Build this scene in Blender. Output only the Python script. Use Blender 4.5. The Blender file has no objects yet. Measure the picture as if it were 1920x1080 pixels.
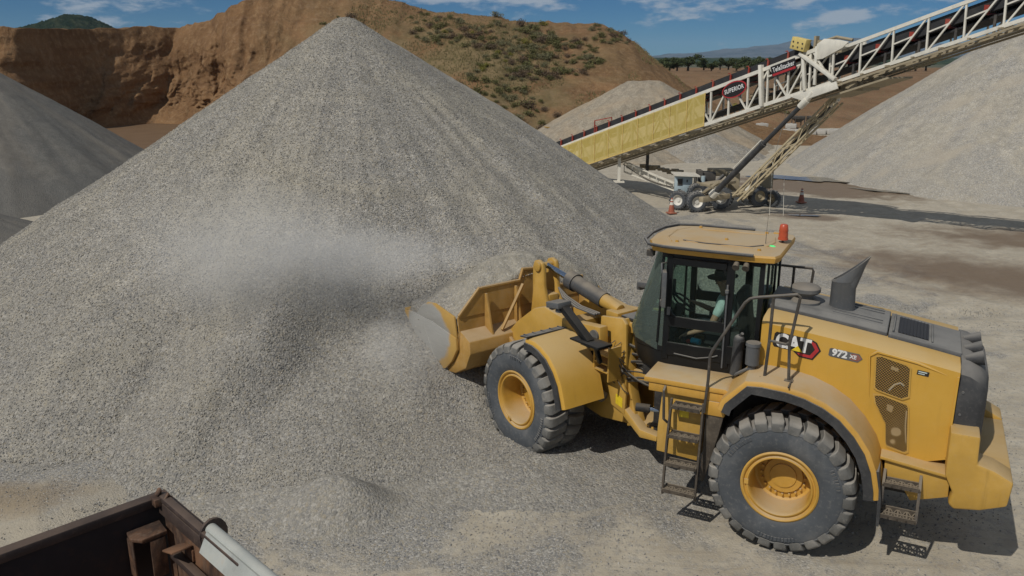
import bpy, bmesh, math, random
import numpy as np
from mathutils import Matrix, Vector, noise as mnoise
random.seed(7); RNG = np.random.default_rng(7)
sc = bpy.context.scene
R = math.radians
# ---------------------------------------------------------------- camera
CAMH = 5.85; PITCH = 15.56; FOC = 1554.0
cd = bpy.data.cameras.new('camera'); cam = bpy.data.objects.new('camera', cd)
sc.collection.objects.link(cam); sc.camera = cam
cam.location = (0, 0, CAMH); cam.rotation_euler = (R(90-PITCH), 0, 0)
cd.sensor_width = 36.0; cd.lens = FOC/1920*36.0; cd.clip_start = 0.1; cd.clip_end = 30000
# ---------------------------------------------------------------- light
SUN_EL, SUN_AZ = 48.5, -138.0        # azimuth from +Y towards +X
sx, sy, sz = math.sin(R(SUN_AZ))*math.cos(R(SUN_EL)), math.cos(R(SUN_AZ))*math.cos(R(SUN_EL)), math.sin(R(SUN_EL))
sl = bpy.data.lights.new('sun', 'SUN'); sl.energy = 3.9; sl.angle = R(0.53); sl.color = (1.0, 0.955, 0.88)
so = bpy.data.objects.new('sun', sl); sc.collection.objects.link(so)
so.rotation_euler = Vector((sx, sy, sz)).to_track_quat('Z', 'Y').to_euler(); so.location = (-20, -20, 30)
sc.view_settings.view_transform = 'Standard'; sc.view_settings.look = 'None'
sc.view_settings.gamma = 1.0; sc.cycles.volume_bounces = 1; sc.view_settings.exposure = -0.50
w = bpy.data.worlds.new('World'); sc.world = w; w.use_nodes = True
nt = w.node_tree; N = nt.nodes; L = nt.links; N.clear()
def nd(nt, t, **kw):
    n = nt.nodes.new(t)
    for k, v in kw.items():
        if k in n.inputs: n.inputs[k].default_value = v
        else: setattr(n, k, v)
    return n
out = N.new('ShaderNodeOutputWorld'); bg = nd(nt, 'ShaderNodeBackground', Strength=0.052)
sky = N.new('ShaderNodeTexSky'); sky.sky_type = 'NISHITA'; sky.sun_disc = False
sky.sun_elevation = R(SUN_EL); sky.sun_rotation = R(SUN_AZ); sky.altitude = 2000; sky.air_density = 0.8
sky.dust_density = 0.1; sky.ozone_density = 4.0
tint = nd(nt, 'ShaderNodeMix', data_type='RGBA', blend_type='MULTIPLY'); tint.inputs[0].default_value = 1
tint.inputs[7].default_value = (0.33, 0.70, 1.0, 1)
L.new(sky.outputs[0], tint.inputs[6])
tc = N.new('ShaderNodeTexCoord'); mp = N.new('ShaderNodeMapping')
mp.inputs['Scale'].default_value = (8.0, 8.0, 27.0); mp.inputs['Location'].default_value = (1.35, 0.4, 0.65)
L.new(tc.outputs['Generated'], mp.inputs[0])
cn = nd(nt, 'ShaderNodeTexNoise', Scale=1.6, Detail=9.0, Roughness=0.60); L.new(mp.outputs[0], cn.inputs[0])
sep = N.new('ShaderNodeSeparateXYZ'); L.new(tc.outputs['Generated'], sep.inputs[0])
mr = nd(nt, 'ShaderNodeMapRange'); mr.inputs[1].default_value = 0.028; mr.inputs[2].default_value = 0.075
mr.inputs[3].default_value = -0.06; mr.inputs[4].default_value = 0.12; L.new(sep.outputs[2], mr.inputs[0])
ad = nd(nt, 'ShaderNodeMath', operation='ADD'); L.new(cn.outputs[0], ad.inputs[0]); L.new(mr.outputs[0], ad.inputs[1])
cr = nd(nt, 'ShaderNodeMapRange', interpolation_type='SMOOTHSTEP'); cr.inputs[1].default_value = 0.51; cr.inputs[2].default_value = 0.66
cr.inputs[3].default_value = 0.0; cr.inputs[4].default_value = 0.8
L.new(ad.outputs[0], cr.inputs[0])
cm = nd(nt, 'ShaderNodeMix', data_type='RGBA'); L.new(cr.outputs[0], cm.inputs[0]); L.new(tint.outputs[2], cm.inputs[6])
cm.inputs[7].default_value = (9.5, 10.6, 12.0, 1)
L.new(cm.outputs[2], bg.inputs[0]); L.new(bg.outputs[0], out.inputs[0])

# ---------------------------------------------------------------- object helpers
COL = sc.collection
def tag(o, label=None, cat=None, group=None, kind=None):
    if label: o['label'] = label
    if cat: o['category'] = cat
    if group: o['group'] = group
    if kind: o['kind'] = kind
    return o
def thing(name, label, cat, loc=(0, 0, 0), rz=0.0, group=None):
    o = bpy.data.objects.new(name, None); COL.objects.link(o)
    o.location = loc; o.rotation_euler = (0, 0, rz); o.empty_display_size = 0.3
    return tag(o, label, cat, group)
def copy_tree(o, parent=None):
    c = o.copy(); COL.objects.link(c); c.parent = parent
    for ch in list(o.children): copy_tree(ch, c)
    return c
def frames(path, closed=False):
    n = len(path); P = [Vector(p) for p in path]; T = []
    for i in range(n):
        if closed: t = P[(i+1) % n]-P[i-1]
        else: t = P[min(i+1, n-1)]-P[max(i-1, 0)]
        T.append(t.normalized() if t.length > 1e-9 else Vector((0, 0, 1)))
    a = Vector((0, 0, 1)) if abs(T[0].z) < 0.9 else Vector((1, 0, 0))
    u = (a-T[0]*a.dot(T[0])).normalized(); out = []
    for i in range(n):
        u = (u-T[i]*u.dot(T[i])); u = u.normalized() if u.length > 1e-6 else T[i].orthogonal().normalized()
        out.append((P[i], u, T[i].cross(u)))
    return out
class MB:
    def __init__(s, M=None): s.v = []; s.f = []; s.M = M
    def add(s, vs, fs):
        o = len(s.v)
        s.v += [tuple(s.M @ Vector(p)) if s.M else tuple(p) for p in vs]
        s.f += [tuple(o+i for i in f) for f in fs]; return s
    def box(s, x0, x1, y0, y1, z0, z1, rot=None, piv=None):
        vs = [(x, y, z) for x in (x0, x1) for y in (y0, y1) for z in (z0, z1)]
        if rot: 
            c = Vector(piv) if piv else Vector(((x0+x1)/2, (y0+y1)/2, (z0+z1)/2))
            vs = [tuple(c + rot @ (Vector(p)-c)) for p in vs]
        return s.add(vs, [(0, 1, 3, 2), (4, 6, 7, 5), (0, 4, 5, 1), (2, 3, 7, 6), (0, 2, 6, 4), (1, 5, 7, 3)])
    def prism(s, pts, ax, a, b):
        n = len(pts)
        def m(p, c):
            return {'y': (p[0], c, p[1]), 'x': (c, p[0], p[1]), 'z': (p[0], p[1], c)}[ax]
        return s.add([m(p, a) for p in pts]+[m(p, b) for p in pts],
                     [tuple(range(n))[::-1], tuple(range(n, 2*n))]+[(i, (i+1) % n, n+(i+1) % n, n+i) for i in range(n)])
    def loft(s, rings, cap=True, closed_ring=True, loop=False):
        n = len(rings[0]); m = len(rings); fs = []
        for j in range(m if loop else m-1):
            k = (j+1) % m
            for i in range(n if closed_ring else n-1):
                fs.append((j*n+i, j*n+(i+1) % n, k*n+(i+1) % n, k*n+i))
        if cap and not loop and closed_ring: fs += [tuple(range(n))[::-1], tuple(range((m-1)*n, m*n))]
        return s.add([p for r in rings for p in r], fs)
    def tube(s, path, r, n=8, closed=False, cap=True):
        rr = r if isinstance(r, (list, tuple)) else [r]*len(path); rings = []
        for (p, u, v), q in zip(frames(path, closed), rr):
            rings.append([tuple(p+u*math.cos(2*math.pi*i/n)*q+v*math.sin(2*math.pi*i/n)*q) for i in range(n)])
        return s.loft(rings, cap, True, closed)
    def cyl(s, p0, p1, r0, r1=None, n=20): return s.tube([p0, p1], [r0, r1 if r1 is not None else r0], n)
    def lathe(s, prof, org=(0, 0, 0), ax='z', n=32, loop=False):
        rings = []
        for r, h in prof:
            ring = []
            for i in range(n):
                a = 2*math.pi*i/n; c, q = r*math.cos(a), r*math.sin(a)
                p = {'z': (c, q, h), 'y': (c, h, q), 'x': (h, c, q)}[ax]
                ring.append((p[0]+org[0], p[1]+org[1], p[2]+org[2]))
            rings.append(ring)
        return s.loft(rings, True, True, loop)
    def bar(s, p0, p1, w, h=None):       # square bar
        h = h or w; P0, P1 = Vector(p0), Vector(p1); rings = []
        for p, u, v in frames([P0, P1]):
            rings.append([tuple(p+u*a*h/2+v*b*w/2) for a, b in ((1, 1), (1, -1), (-1, -1), (-1, 1))])
        return s.loft(rings)
    def sphere(s, c, r, n=12, sc3=(1, 1, 1)):
        rings = []
        for j in range(1, n):
            t = math.pi*j/n
            rings.append([(c[0]+r*sc3[0]*math.sin(t)*math.cos(2*math.pi*i/(2*n)), c[1]+r*sc3[1]*math.sin(t)*math.sin(2*math.pi*i/(2*n)), c[2]+r*sc3[2]*math.cos(t)) for i in range(2*n)])
        return s.loft(rings)
    def build(s, name, m, parent=None, bevel=0.0, smooth=40, label=None, seg=2):
        me = bpy.data.meshes.new(name); me.from_pydata(s.v, [], s.f); me.validate()
        bm = bmesh.new(); bm.from_mesh(me); bmesh.ops.recalc_face_normals(bm, faces=bm.faces)
        if bevel:
            es = [e for e in bm.edges if len(e.link_faces) == 2 and e.calc_face_angle(0) > R(25)]
            bmesh.ops.bevel(bm, geom=es, offset=bevel, segments=seg, profile=0.5, affect='EDGES', clamp_overlap=True)
        bm.to_mesh(me); bm.free()
        if smooth:
            me.polygons.foreach_set('use_smooth', [True]*len(me.polygons)); me.set_sharp_from_angle(angle=R(smooth))
        o = bpy.data.objects.new(name, me); COL.objects.link(o); me.materials.append(m)
        if parent: o.parent = parent
        if label: o['label'] = label
        return o
def grid_obj(name, X, Y, Z, m, parent=None, smooth=True):
    nr, nc = X.shape; me = bpy.data.meshes.new(name)
    co = np.stack([X, Y, Z], -1).reshape(-1, 3).astype(np.float32)
    i = np.arange(nr*nc).reshape(nr, nc)
    q = np.stack([i[:-1, :-1], i[:-1, 1:], i[1:, 1:], i[1:, :-1]], -1).reshape(-1, 4).astype(np.int32)
    me.vertices.add(len(co)); me.vertices.foreach_set('co', co.ravel())
    me.loops.add(q.size); me.loops.foreach_set('vertex_index', q.ravel())
    me.polygons.add(len(q)); me.polygons.foreach_set('loop_start', np.arange(0, q.size, 4, dtype=np.int32))
    me.update(calc_edges=True); me.validate()
    if smooth: me.polygons.foreach_set('use_smooth', [True]*len(me.polygons))
    o = bpy.data.objects.new(name, me); COL.objects.link(o); me.materials.append(m)
    if parent: o.parent = parent
    return o
# numpy value noise (fbm)
_PT = RNG.random((64, 256, 256))
def vnoise(x, y, seed=0):
    T = _PT[seed % 64]; xi = np.floor(x).astype(int); yi = np.floor(y).astype(int); fx = x-xi; fy = y-yi
    fx = fx*fx*(3-2*fx); fy = fy*fy*(3-2*fy); a = xi & 255; b = yi & 255; a1 = (a+1) & 255; b1 = (b+1) & 255
    return (T[a, b]*(1-fx)+T[a1, b]*fx)*(1-fy)+(T[a, b1]*(1-fx)+T[a1, b1]*fx)*fy
def fbm(x, y, o=5, seed=0, g=0.5):
    s = 0; A = 1; t = 0
    for k in range(o): s = s+A*(vnoise(x*2**k+13.7*k, y*2**k+7.1*k, seed+k)-0.5); t += A; A *= g
    return s/t*2
# ---------------------------------------------------------------- materials
def newmat(name):
    m = bpy.data.materials.new(name); m.use_nodes = True; t = m.node_tree
    b = t.nodes['Principled BSDF']; return m, t, b
def C4(c): return (c[0], c[1], c[2], 1)
def mixc(t, fac, a, b, bt='MIX'):
    n = t.nodes.new('ShaderNodeMix'); n.data_type = 'RGBA'; n.blend_type = bt
    for inp, v in ((n.inputs[0], fac), (n.inputs[6], a), (n.inputs[7], b)):
        if hasattr(v, 'links') or isinstance(v, bpy.types.NodeSocket): t.links.new(v, inp)
        elif isinstance(v, (int, float)): inp.default_value = v
        else: inp.default_value = C4(v)
    return n.outputs[2]
def noi(t, co, scale, detail=4, rough=0.55, dist=0.0):
    n = nd(t, 'ShaderNodeTexNoise', Scale=scale, Detail=float(detail), Roughness=rough, Distortion=dist)
    t.links.new(co, n.inputs['Vector']); return n.outputs[0]
def rng(t, v, a, b, c=0.0, d=1.0, smooth=True):
    n = t.nodes.new('ShaderNodeMapRange')
    if smooth: n.interpolation_type = 'SMOOTHSTEP'
    t.links.new(v, n.inputs[0])
    for i, x in enumerate((a, b, c, d)): n.inputs[i+1].default_value = x
    return n.outputs[0]
def mth(t, op, a, b=None):
    n = t.nodes.new('ShaderNodeMath'); n.operation = op
    for i, v in enumerate((a, b)):
        if v is None: continue
        if isinstance(v, (int, float)): n.inputs[i].default_value = v
        else: t.links.new(v, n.inputs[i])
    return n.outputs[0]
def bump(t, b, h, strength=0.5, dist=0.01):
    n = nd(t, 'ShaderNodeBump', Strength=strength, Distance=dist); t.links.new(h, n.inputs['Height'])
    t.links.new(n.outputs[0], b.inputs['Normal'])
def objco(t): return t.nodes.new('ShaderNodeTexCoord').outputs['Object']
DUST = (0.36, 0.30, 0.22)
def paint(name, col, rough=0.45, metal=0.0, dust=0.5, dustcol=DUST, var=0.12, spec=0.5, grime=0.35, ns=3.0, coat=0.0):
    m, t, b = newmat(name); co = objco(t)
    n1 = noi(t, co, ns, 6, 0.6); n2 = noi(t, co, ns*9, 4, 0.7)
    c = mixc(t, rng(t, n1, 0.3, 0.7), [x*(1-var) for x in col], [min(1, x*(1+var)) for x in col])
    mps = t.nodes.new('ShaderNodeMapping'); t.links.new(co, mps.inputs[0]); mps.inputs['Scale'].default_value = (5, 5, .45)
    c = mixc(t, mth(t, 'MULTIPLY', rng(t, noi(t, mps.outputs[0], 2.0, 6, .7), .52, .75), .28*min(1, grime*3)), c, [x*.45 for x in col])
    c = mixc(t, mth(t, 'MULTIPLY', rng(t, noi(t, co, 26, 5, .75), .64, .72), min(.6, grime*1.6)), c, [x*.4 for x in dustcol])
    geo = t.nodes.new('ShaderNodeNewGeometry'); sp = t.nodes.new('ShaderNodeSeparateXYZ'); t.links.new(geo.outputs['Normal'], sp.inputs[0])
    up = rng(t, sp.outputs[2], 0.25, 0.95, 0.0, 1.0)
    f = mth(t, 'MULTIPLY', up, rng(t, n1, 0.2, 0.62, 0.35, 1.0)); f = mth(t, 'MULTIPLY', f, dust)
    g = mth(t, 'MULTIPLY', rng(t, n1, 0.45, 0.8), grime*0.5); g2 = mth(t, 'MULTIPLY', rng(t, n2, 0.5, 0.75), grime*0.45)
    f = mth(t, 'MAXIMUM', f, mth(t, 'ADD', g, g2))
    c = mixc(t, f, c, dustcol); t.links.new(c, b.inputs['Base Color'])
    r = mth(t, 'ADD', mth(t, 'MULTIPLY', f, 0.45), rough); t.links.new(r, b.inputs['Roughness'])
    b.inputs['Metallic'].default_value = metal; b.inputs['Specular IOR Level'].default_value = spec
    b.inputs['Coat Weight'].default_value = coat; b.inputs['Coat Roughness'].default_value = 0.15
    bump(t, b, n2, 0.12, 0.004)
    return m
def flat(name, col, rough=0.6, metal=0.0, emit=0.0):
    m, t, b = newmat(name); co = objco(t)
    n = noi(t, co, 14, 5, 0.65)
    c = mixc(t, rng(t, n, 0.3, 0.75), [x*0.85 for x in col], [min(1, x*1.1) for x in col]); t.links.new(c, b.inputs['Base Color'])
    b.inputs['Roughness'].default_value = rough; b.inputs['Metallic'].default_value = metal
    if emit: b.inputs['Emission Color'].default_value = C4(col); b.inputs['Emission Strength'].default_value = emit
    return m
def stones(t, co, s, palette, fine=2.1):
    """crushed stone: per-cell colour from two sizes of cells, and a height for bump"""
    wv = t.nodes.new('ShaderNodeVectorMath'); wv.operation = 'ADD'
    v1 = nd(t, 'ShaderNodeTexVoronoi', Scale=s); t.links.new(co, v1.inputs['Vector'])
    v2 = nd(t, 'ShaderNodeTexVoronoi', Scale=s*fine); t.links.new(co, v2.inputs['Vector'])
    def cell(v):
        sp = t.nodes.new('ShaderNodeSeparateColor'); t.links.new(v.outputs['Color'], sp.inputs[0])
        r = t.nodes.new('ShaderNodeValToRGB'); t.links.new(sp.outputs[0], r.inputs[0]); r.color_ramp.interpolation = 'CONSTANT'
        el = r.color_ramp.elements
        for i, c in enumerate(palette):
            p = i/len(palette)
            if i < 2: e = el[i]; e.position = p
            else: e = el.new(p)
            e.color = C4(c)
        return r.outputs[0], sp.outputs[1]
    c1, r1 = cell(v1); c2, r2 = cell(v2)
    c = mixc(t, rng(t, r1, 0.45, 0.55), c1, c2)
    h = mth(t, 'ADD', mth(t, 'MULTIPLY', v1.outputs['Distance'], -1.0), mth(t, 'MULTIPLY', v2.outputs['Distance'], -0.45))
    h = mth(t, 'ADD', h, mth(t, 'MULTIPLY', r2, 0.3))
    return c, h
GREYS = [(0.311, 0.293, 0.253), (0.232, 0.223, 0.206), (0.38, 0.357, 0.316), (0.276, 0.262, 0.23), (0.341, 0.302, 0.235), (0.243, 0.238, 0.23), (0.444, 0.421, 0.378), (0.306, 0.288, 0.257), (0.177, 0.172, 0.163)]
def gravel(name, s=24, pal=GREYS, tan=(0.40, 0.35, 0.27), tanfac=0.3, bmp=0.75, bd=0.014, mul=1.0, streak=None, centre=None):
    m, t, b = newmat(name); co = objco(t)
    pal = [[x*mul for x in c] for c in pal]
    c, h = stones(t, co, s, pal)
    n = noi(t, co, 0.35, 5, 0.6, 0.4); c = mixc(t, mth(t, 'MULTIPLY', rng(t, n, 0.42, 0.62), tanfac), c, tan)
    n3 = noi(t, co, 2.3, 5, 0.65); c = mixc(t, 0.5, c, mixc(t, rng(t, n3, 0.3, 0.7), (0.36, 0.36, 0.36), (0.64, 0.63, 0.61)), 'OVERLAY')
    if centre:
        sp = t.nodes.new('ShaderNodeSeparateXYZ'); t.links.new(co, sp.inputs[0]); dx = mth(t, 'SUBTRACT', sp.outputs[0], centre[0]); dy = mth(t, 'SUBTRACT', sp.outputs[1], centre[1])
        th = mth(t, 'ARCTAN2', dx, dy); r = mth(t, 'SQRT', mth(t, 'ADD', mth(t, 'MULTIPLY', dx, dx), mth(t, 'MULTIPLY', dy, dy)))
        cb = t.nodes.new('ShaderNodeCombineXYZ'); t.links.new(mth(t, 'MULTIPLY', th, centre[2]), cb.inputs[0]); t.links.new(mth(t, 'MULTIPLY', r, 0.10), cb.inputs[1])
        n5 = noi(t, cb.outputs[0], 1.0, 6, 0.62, 0.35); c = mixc(t, mth(t, 'MULTIPLY', rng(t, n5, 0.44, 0.70), 0.32), c, tan)
        cb2 = t.nodes.new('ShaderNodeCombineXYZ'); t.links.new(mth(t, 'MULTIPLY', th, centre[2]*1.7), cb2.inputs[0]); t.links.new(mth(t, 'MULTIPLY', r, 0.16), cb2.inputs[1]); cb2.inputs[2].default_value = 5
        n6 = noi(t, cb2.outputs[0], 1.0, 6, 0.6, 0.3); c = mixc(t, 0.32, c, mixc(t, rng(t, n6, 0.34, 0.66), (0.41, 0.41, 0.42), (0.58, 0.578, 0.57)), 'OVERLAY')
        cc, hc = stones(t, co, s*0.72, pal, 1.7); low = mth(t, 'ADD', rng(t, sp.outputs[2], 0.1, 2.6, 0.22, 0.0), noi(t, co, 0.45, 5, 0.6, 0.5)); lk = rng(t, low, 0.54, 0.68); c = mixc(t, mth(t, 'MULTIPLY', lk, 0.6), c, cc); h = mth(t, 'ADD', h, mth(t, 'MULTIPLY', mth(t, 'MULTIPLY', hc, lk), 1.3))
    if streak:
        mpn = t.nodes.new('ShaderNodeMapping'); t.links.new(co, mpn.inputs[0]); mpn.inputs['Rotation'].default_value = streak[1]; mpn.inputs['Scale'].default_value = streak[2]
        ns = noi(t, mpn.outputs[0], streak[0], 5, 0.6, 0.6); c = mixc(t, mth(t, 'MULTIPLY', rng(t, ns, 0.5, 0.68), streak[4]), c, streak[3])
    t.links.new(c, b.inputs['Base Color']); b.inputs['Roughness'].default_value = 0.95; b.inputs['Specular IOR Level'].default_value = 0.2
    bump(t, b, h, bmp, bd); return m
YEL = (0.57, 0.325, 0.048)
M = {}
M['yellow'] = paint('loader yellow', YEL, 0.38, dust=0.62, grime=0.16, var=0.05, ns=1.3, dustcol=(0.50, 0.39, 0.22))
M['yellow2'] = paint('loader yellow structure', (0.50, 0.295, 0.055), 0.5, dust=0.65, grime=0.35, var=0.1, ns=2.2, dustcol=(0.44, 0.34, 0.21))
M['buckety'] = paint('bucket paint', (0.42, 0.24, 0.06), 0.55, dust=0.6, grime=0.55, var=0.18, ns=2.5)
M['black'] = paint('cab black', (0.008, 0.009, 0.010), 0.35, dust=0.10, grime=0.02, var=0.1, spec=0.35)
M['blackdust'] = paint('dusty black', (0.035, 0.036, 0.038), 0.6, dust=0.62, grime=0.3, dustcol=(0.30, 0.28, 0.25))
M['hoodtop'] = paint('hood top black', (0.07, 0.073, 0.076), 0.5, dust=.85, grime=0.3, dustcol=(0.235, 0.225, 0.205), var=.2)
M['steelgrey'] = paint('grey exhaust', (0.10, 0.105, 0.11), 0.5, dust=0.5, grime=0.3)
M['rail'] = paint('dark rail', (0.05, 0.045, 0.04), 0.5, dust=0.5, grime=0.4)
M['rubber'] = paint('tyre rubber', (0.075, 0.083, 0.092), 0.75, dust=0.95, grime=0.6, dustcol=(0.30, 0.28, 0.25), ns=2.0, spec=0.3)
M['under'] = paint('greasy undercarriage', (0.02, 0.018, 0.016), 0.7, dust=0.3, grime=0.3)
M['chrome'] = flat('chromed rod', (0.35, 0.42, 0.52), 0.18, 1.0)
M['cyl'] = paint('dark cylinder', (0.06, 0.062, 0.065), 0.55, dust=0.6, grime=0.35)
M['hose'] = paint('rubber hose', (0.03, 0.03, 0.03), 0.6, dust=0.4, grime=0.4)
M['white'] = flat('decal white', (0.75, 0.75, 0.73), 0.4)
M['decalblack'] = flat('decal black', (0.02, 0.018, 0.018), 0.4)
M['decalred'] = flat('decal red', (0.42, 0.03, 0.035), 0.4)
M['decalyel'] = flat('decal yellow', (0.75, 0.55, 0.03), 0.4)
M['stackwhite'] = paint('stacker white', (0.72, 0.69, 0.60), 0.5, dust=0.35, grime=0.45, dustcol=(0.42, 0.36, 0.27))
M['stackdirty'] = paint('stacker dusty steel', (0.34, 0.285, 0.19), 0.7, dust=0.5, grime=0.7, dustcol=(0.30, 0.25, 0.18))
M['stackdark'] = paint('stacker dark steel', (0.06, 0.055, 0.05), 0.7, dust=0.5, grime=0.5, dustcol=(0.22, 0.19, 0.15))
M['belt'] = paint('conveyor belt', (0.022, 0.023, 0.026), 0.75, dust=0.12, grime=0.12)
M['red'] = paint('red idler', (0.30, 0.035, 0.02), 0.55, dust=0.3, grime=0.4)
M['orange'] = paint('cone orange', (0.33, 0.095, 0.05), 0.5, dust=0.3, grime=0.35)
M['cabinet'] = paint('pale blue cabinet', (0.42, 0.52, 0.56), 0.45, dust=0.4, grime=0.25)
M['leaf0'] = None
def glassmat(name, tintc, refl=0.06, alpha=0.75):
    m, t, b = newmat(name); t.nodes.remove(b); o = t.nodes['Material Output']
    tr = nd(t, 'ShaderNodeBsdfTransparent', Color=C4(tintc)); gl = nd(t, 'ShaderNodeBsdfGlossy', Roughness=0.03, Color=(0.75, 0.95, 0.9, 1))
    df = nd(t, 'ShaderNodeBsdfDiffuse', Color=(0.20, 0.25, 0.22, 1)); fr = nd(t, 'ShaderNodeFresnel', IOR=1.45)
    m1 = t.nodes.new('ShaderNodeMixShader'); m2 = nd(t, 'ShaderNodeMixShader', Fac=refl)
    t.links.new(fr.outputs[0], m1.inputs[0]); t.links.new(tr.outputs[0], m1.inputs[1]); t.links.new(gl.outputs[0], m1.inputs[2])
    t.links.new(m1.outputs[0], m2.inputs[1]); t.links.new(df.outputs[0], m2.inputs[2]); t.links.new(m2.outputs[0], o.inputs[0]); return m
M['glass'] = glassmat('cab glass', (0.72, 0.84, 0.78), 0.03)
M['windshield'] = glassmat('windshield glass', (0.50, 0.72, 0.62), 0.30)
def emitless(name, col, rough=0.5): return flat(name, col, rough)

# ---------------------------------------------------------------- terrain
PA = (-4.2, 22.0); PH = 6.99; PR = 11.0            # main stockpile apex and radius
def pile_h(X, Y):
    dx, dy = X-PA[0], Y-PA[1]; r = np.hypot(dx, dy); th = np.arctan2(dy, dx)
    k = 1+0.02*np.sin(3*th+1)+0.012*np.sin(7*th)+0.02*fbm(th*2+9, r*0.12, 4, 3)
    rr = r/k; z = PH*(1-rr/PR)
    # sharp but slightly rounded tip, softened toe
    z = np.where(rr < 0.35, PH*(1-(0.35*0.5+rr*rr/(0.7))/PR), z)
    z = z+0.13*fbm(X*0.35, Y*0.35, 5, 8)*np.clip(rr/3, 0, 1)
    fl = fbm(th*9, r*0.10+3, 4, 20); z = z+0.16*fl*np.clip((rr-1)/4, 0, 1)
    def bump2(cx, cy, ax, ay, ang, h):
        c, s = math.cos(ang), math.sin(ang); u = ((X-cx)*c+(Y-cy)*s)/ax; v = (-(X-cx)*s+(Y-cy)*c)/ay
        return h*np.exp(-(u*u+v*v))
    z = z+bump2(-4.0, 13.2, 3.0, 0.6, 1.12, 0.48)       # ridge of the fan running down to the left
    z = z+bump2(-3.0, 13.6, 2.0, 0.6, 1.35, -0.30)
    z = z+bump2(-1.9, 14.4, 1.3, 1.1, 0.9, -0.20)        # bite of the bucket
    z = z+bump2(-5.7, 13.0, 2.6, 0.8, 1.2, -0.26)+bump2(-7.6, 13.4, 2.2, 0.7, 1.3, 0.2)
    z = z+bump2(-1.4, 12.9, 1.6, 1.0, 0.2, 0.22)
    # second fan spread at the foot
    r2 = np.hypot(X+3.1, Y-12.6); z2 = 1.05*np.clip(1-r2/3.7, 0, 1)**1.3*1.0-0.13
    r3 = np.hypot((X+2.35)/1.0, (Y-9.95)/0.75); z3 = 0.62*np.exp(-(r3/0.72)**2.2)-0.12
    z4 = 0.36*np.exp(-(((X-0.0)/2.4)**2+((Y-11.4)/1.7)**2))-0.12
    s = 0.12
    def smax(a, b): return 0.5*(a+b+np.sqrt((a-b)**2+s*s))
    z = smax(smax(smax(z, z2), z3), z4)-s*0.5
    z = z+0.03*fbm(X*1.5, Y*1.5, 4, 30)+0.012*fbm(X*5, Y*5, 3, 33)
    return z
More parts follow.
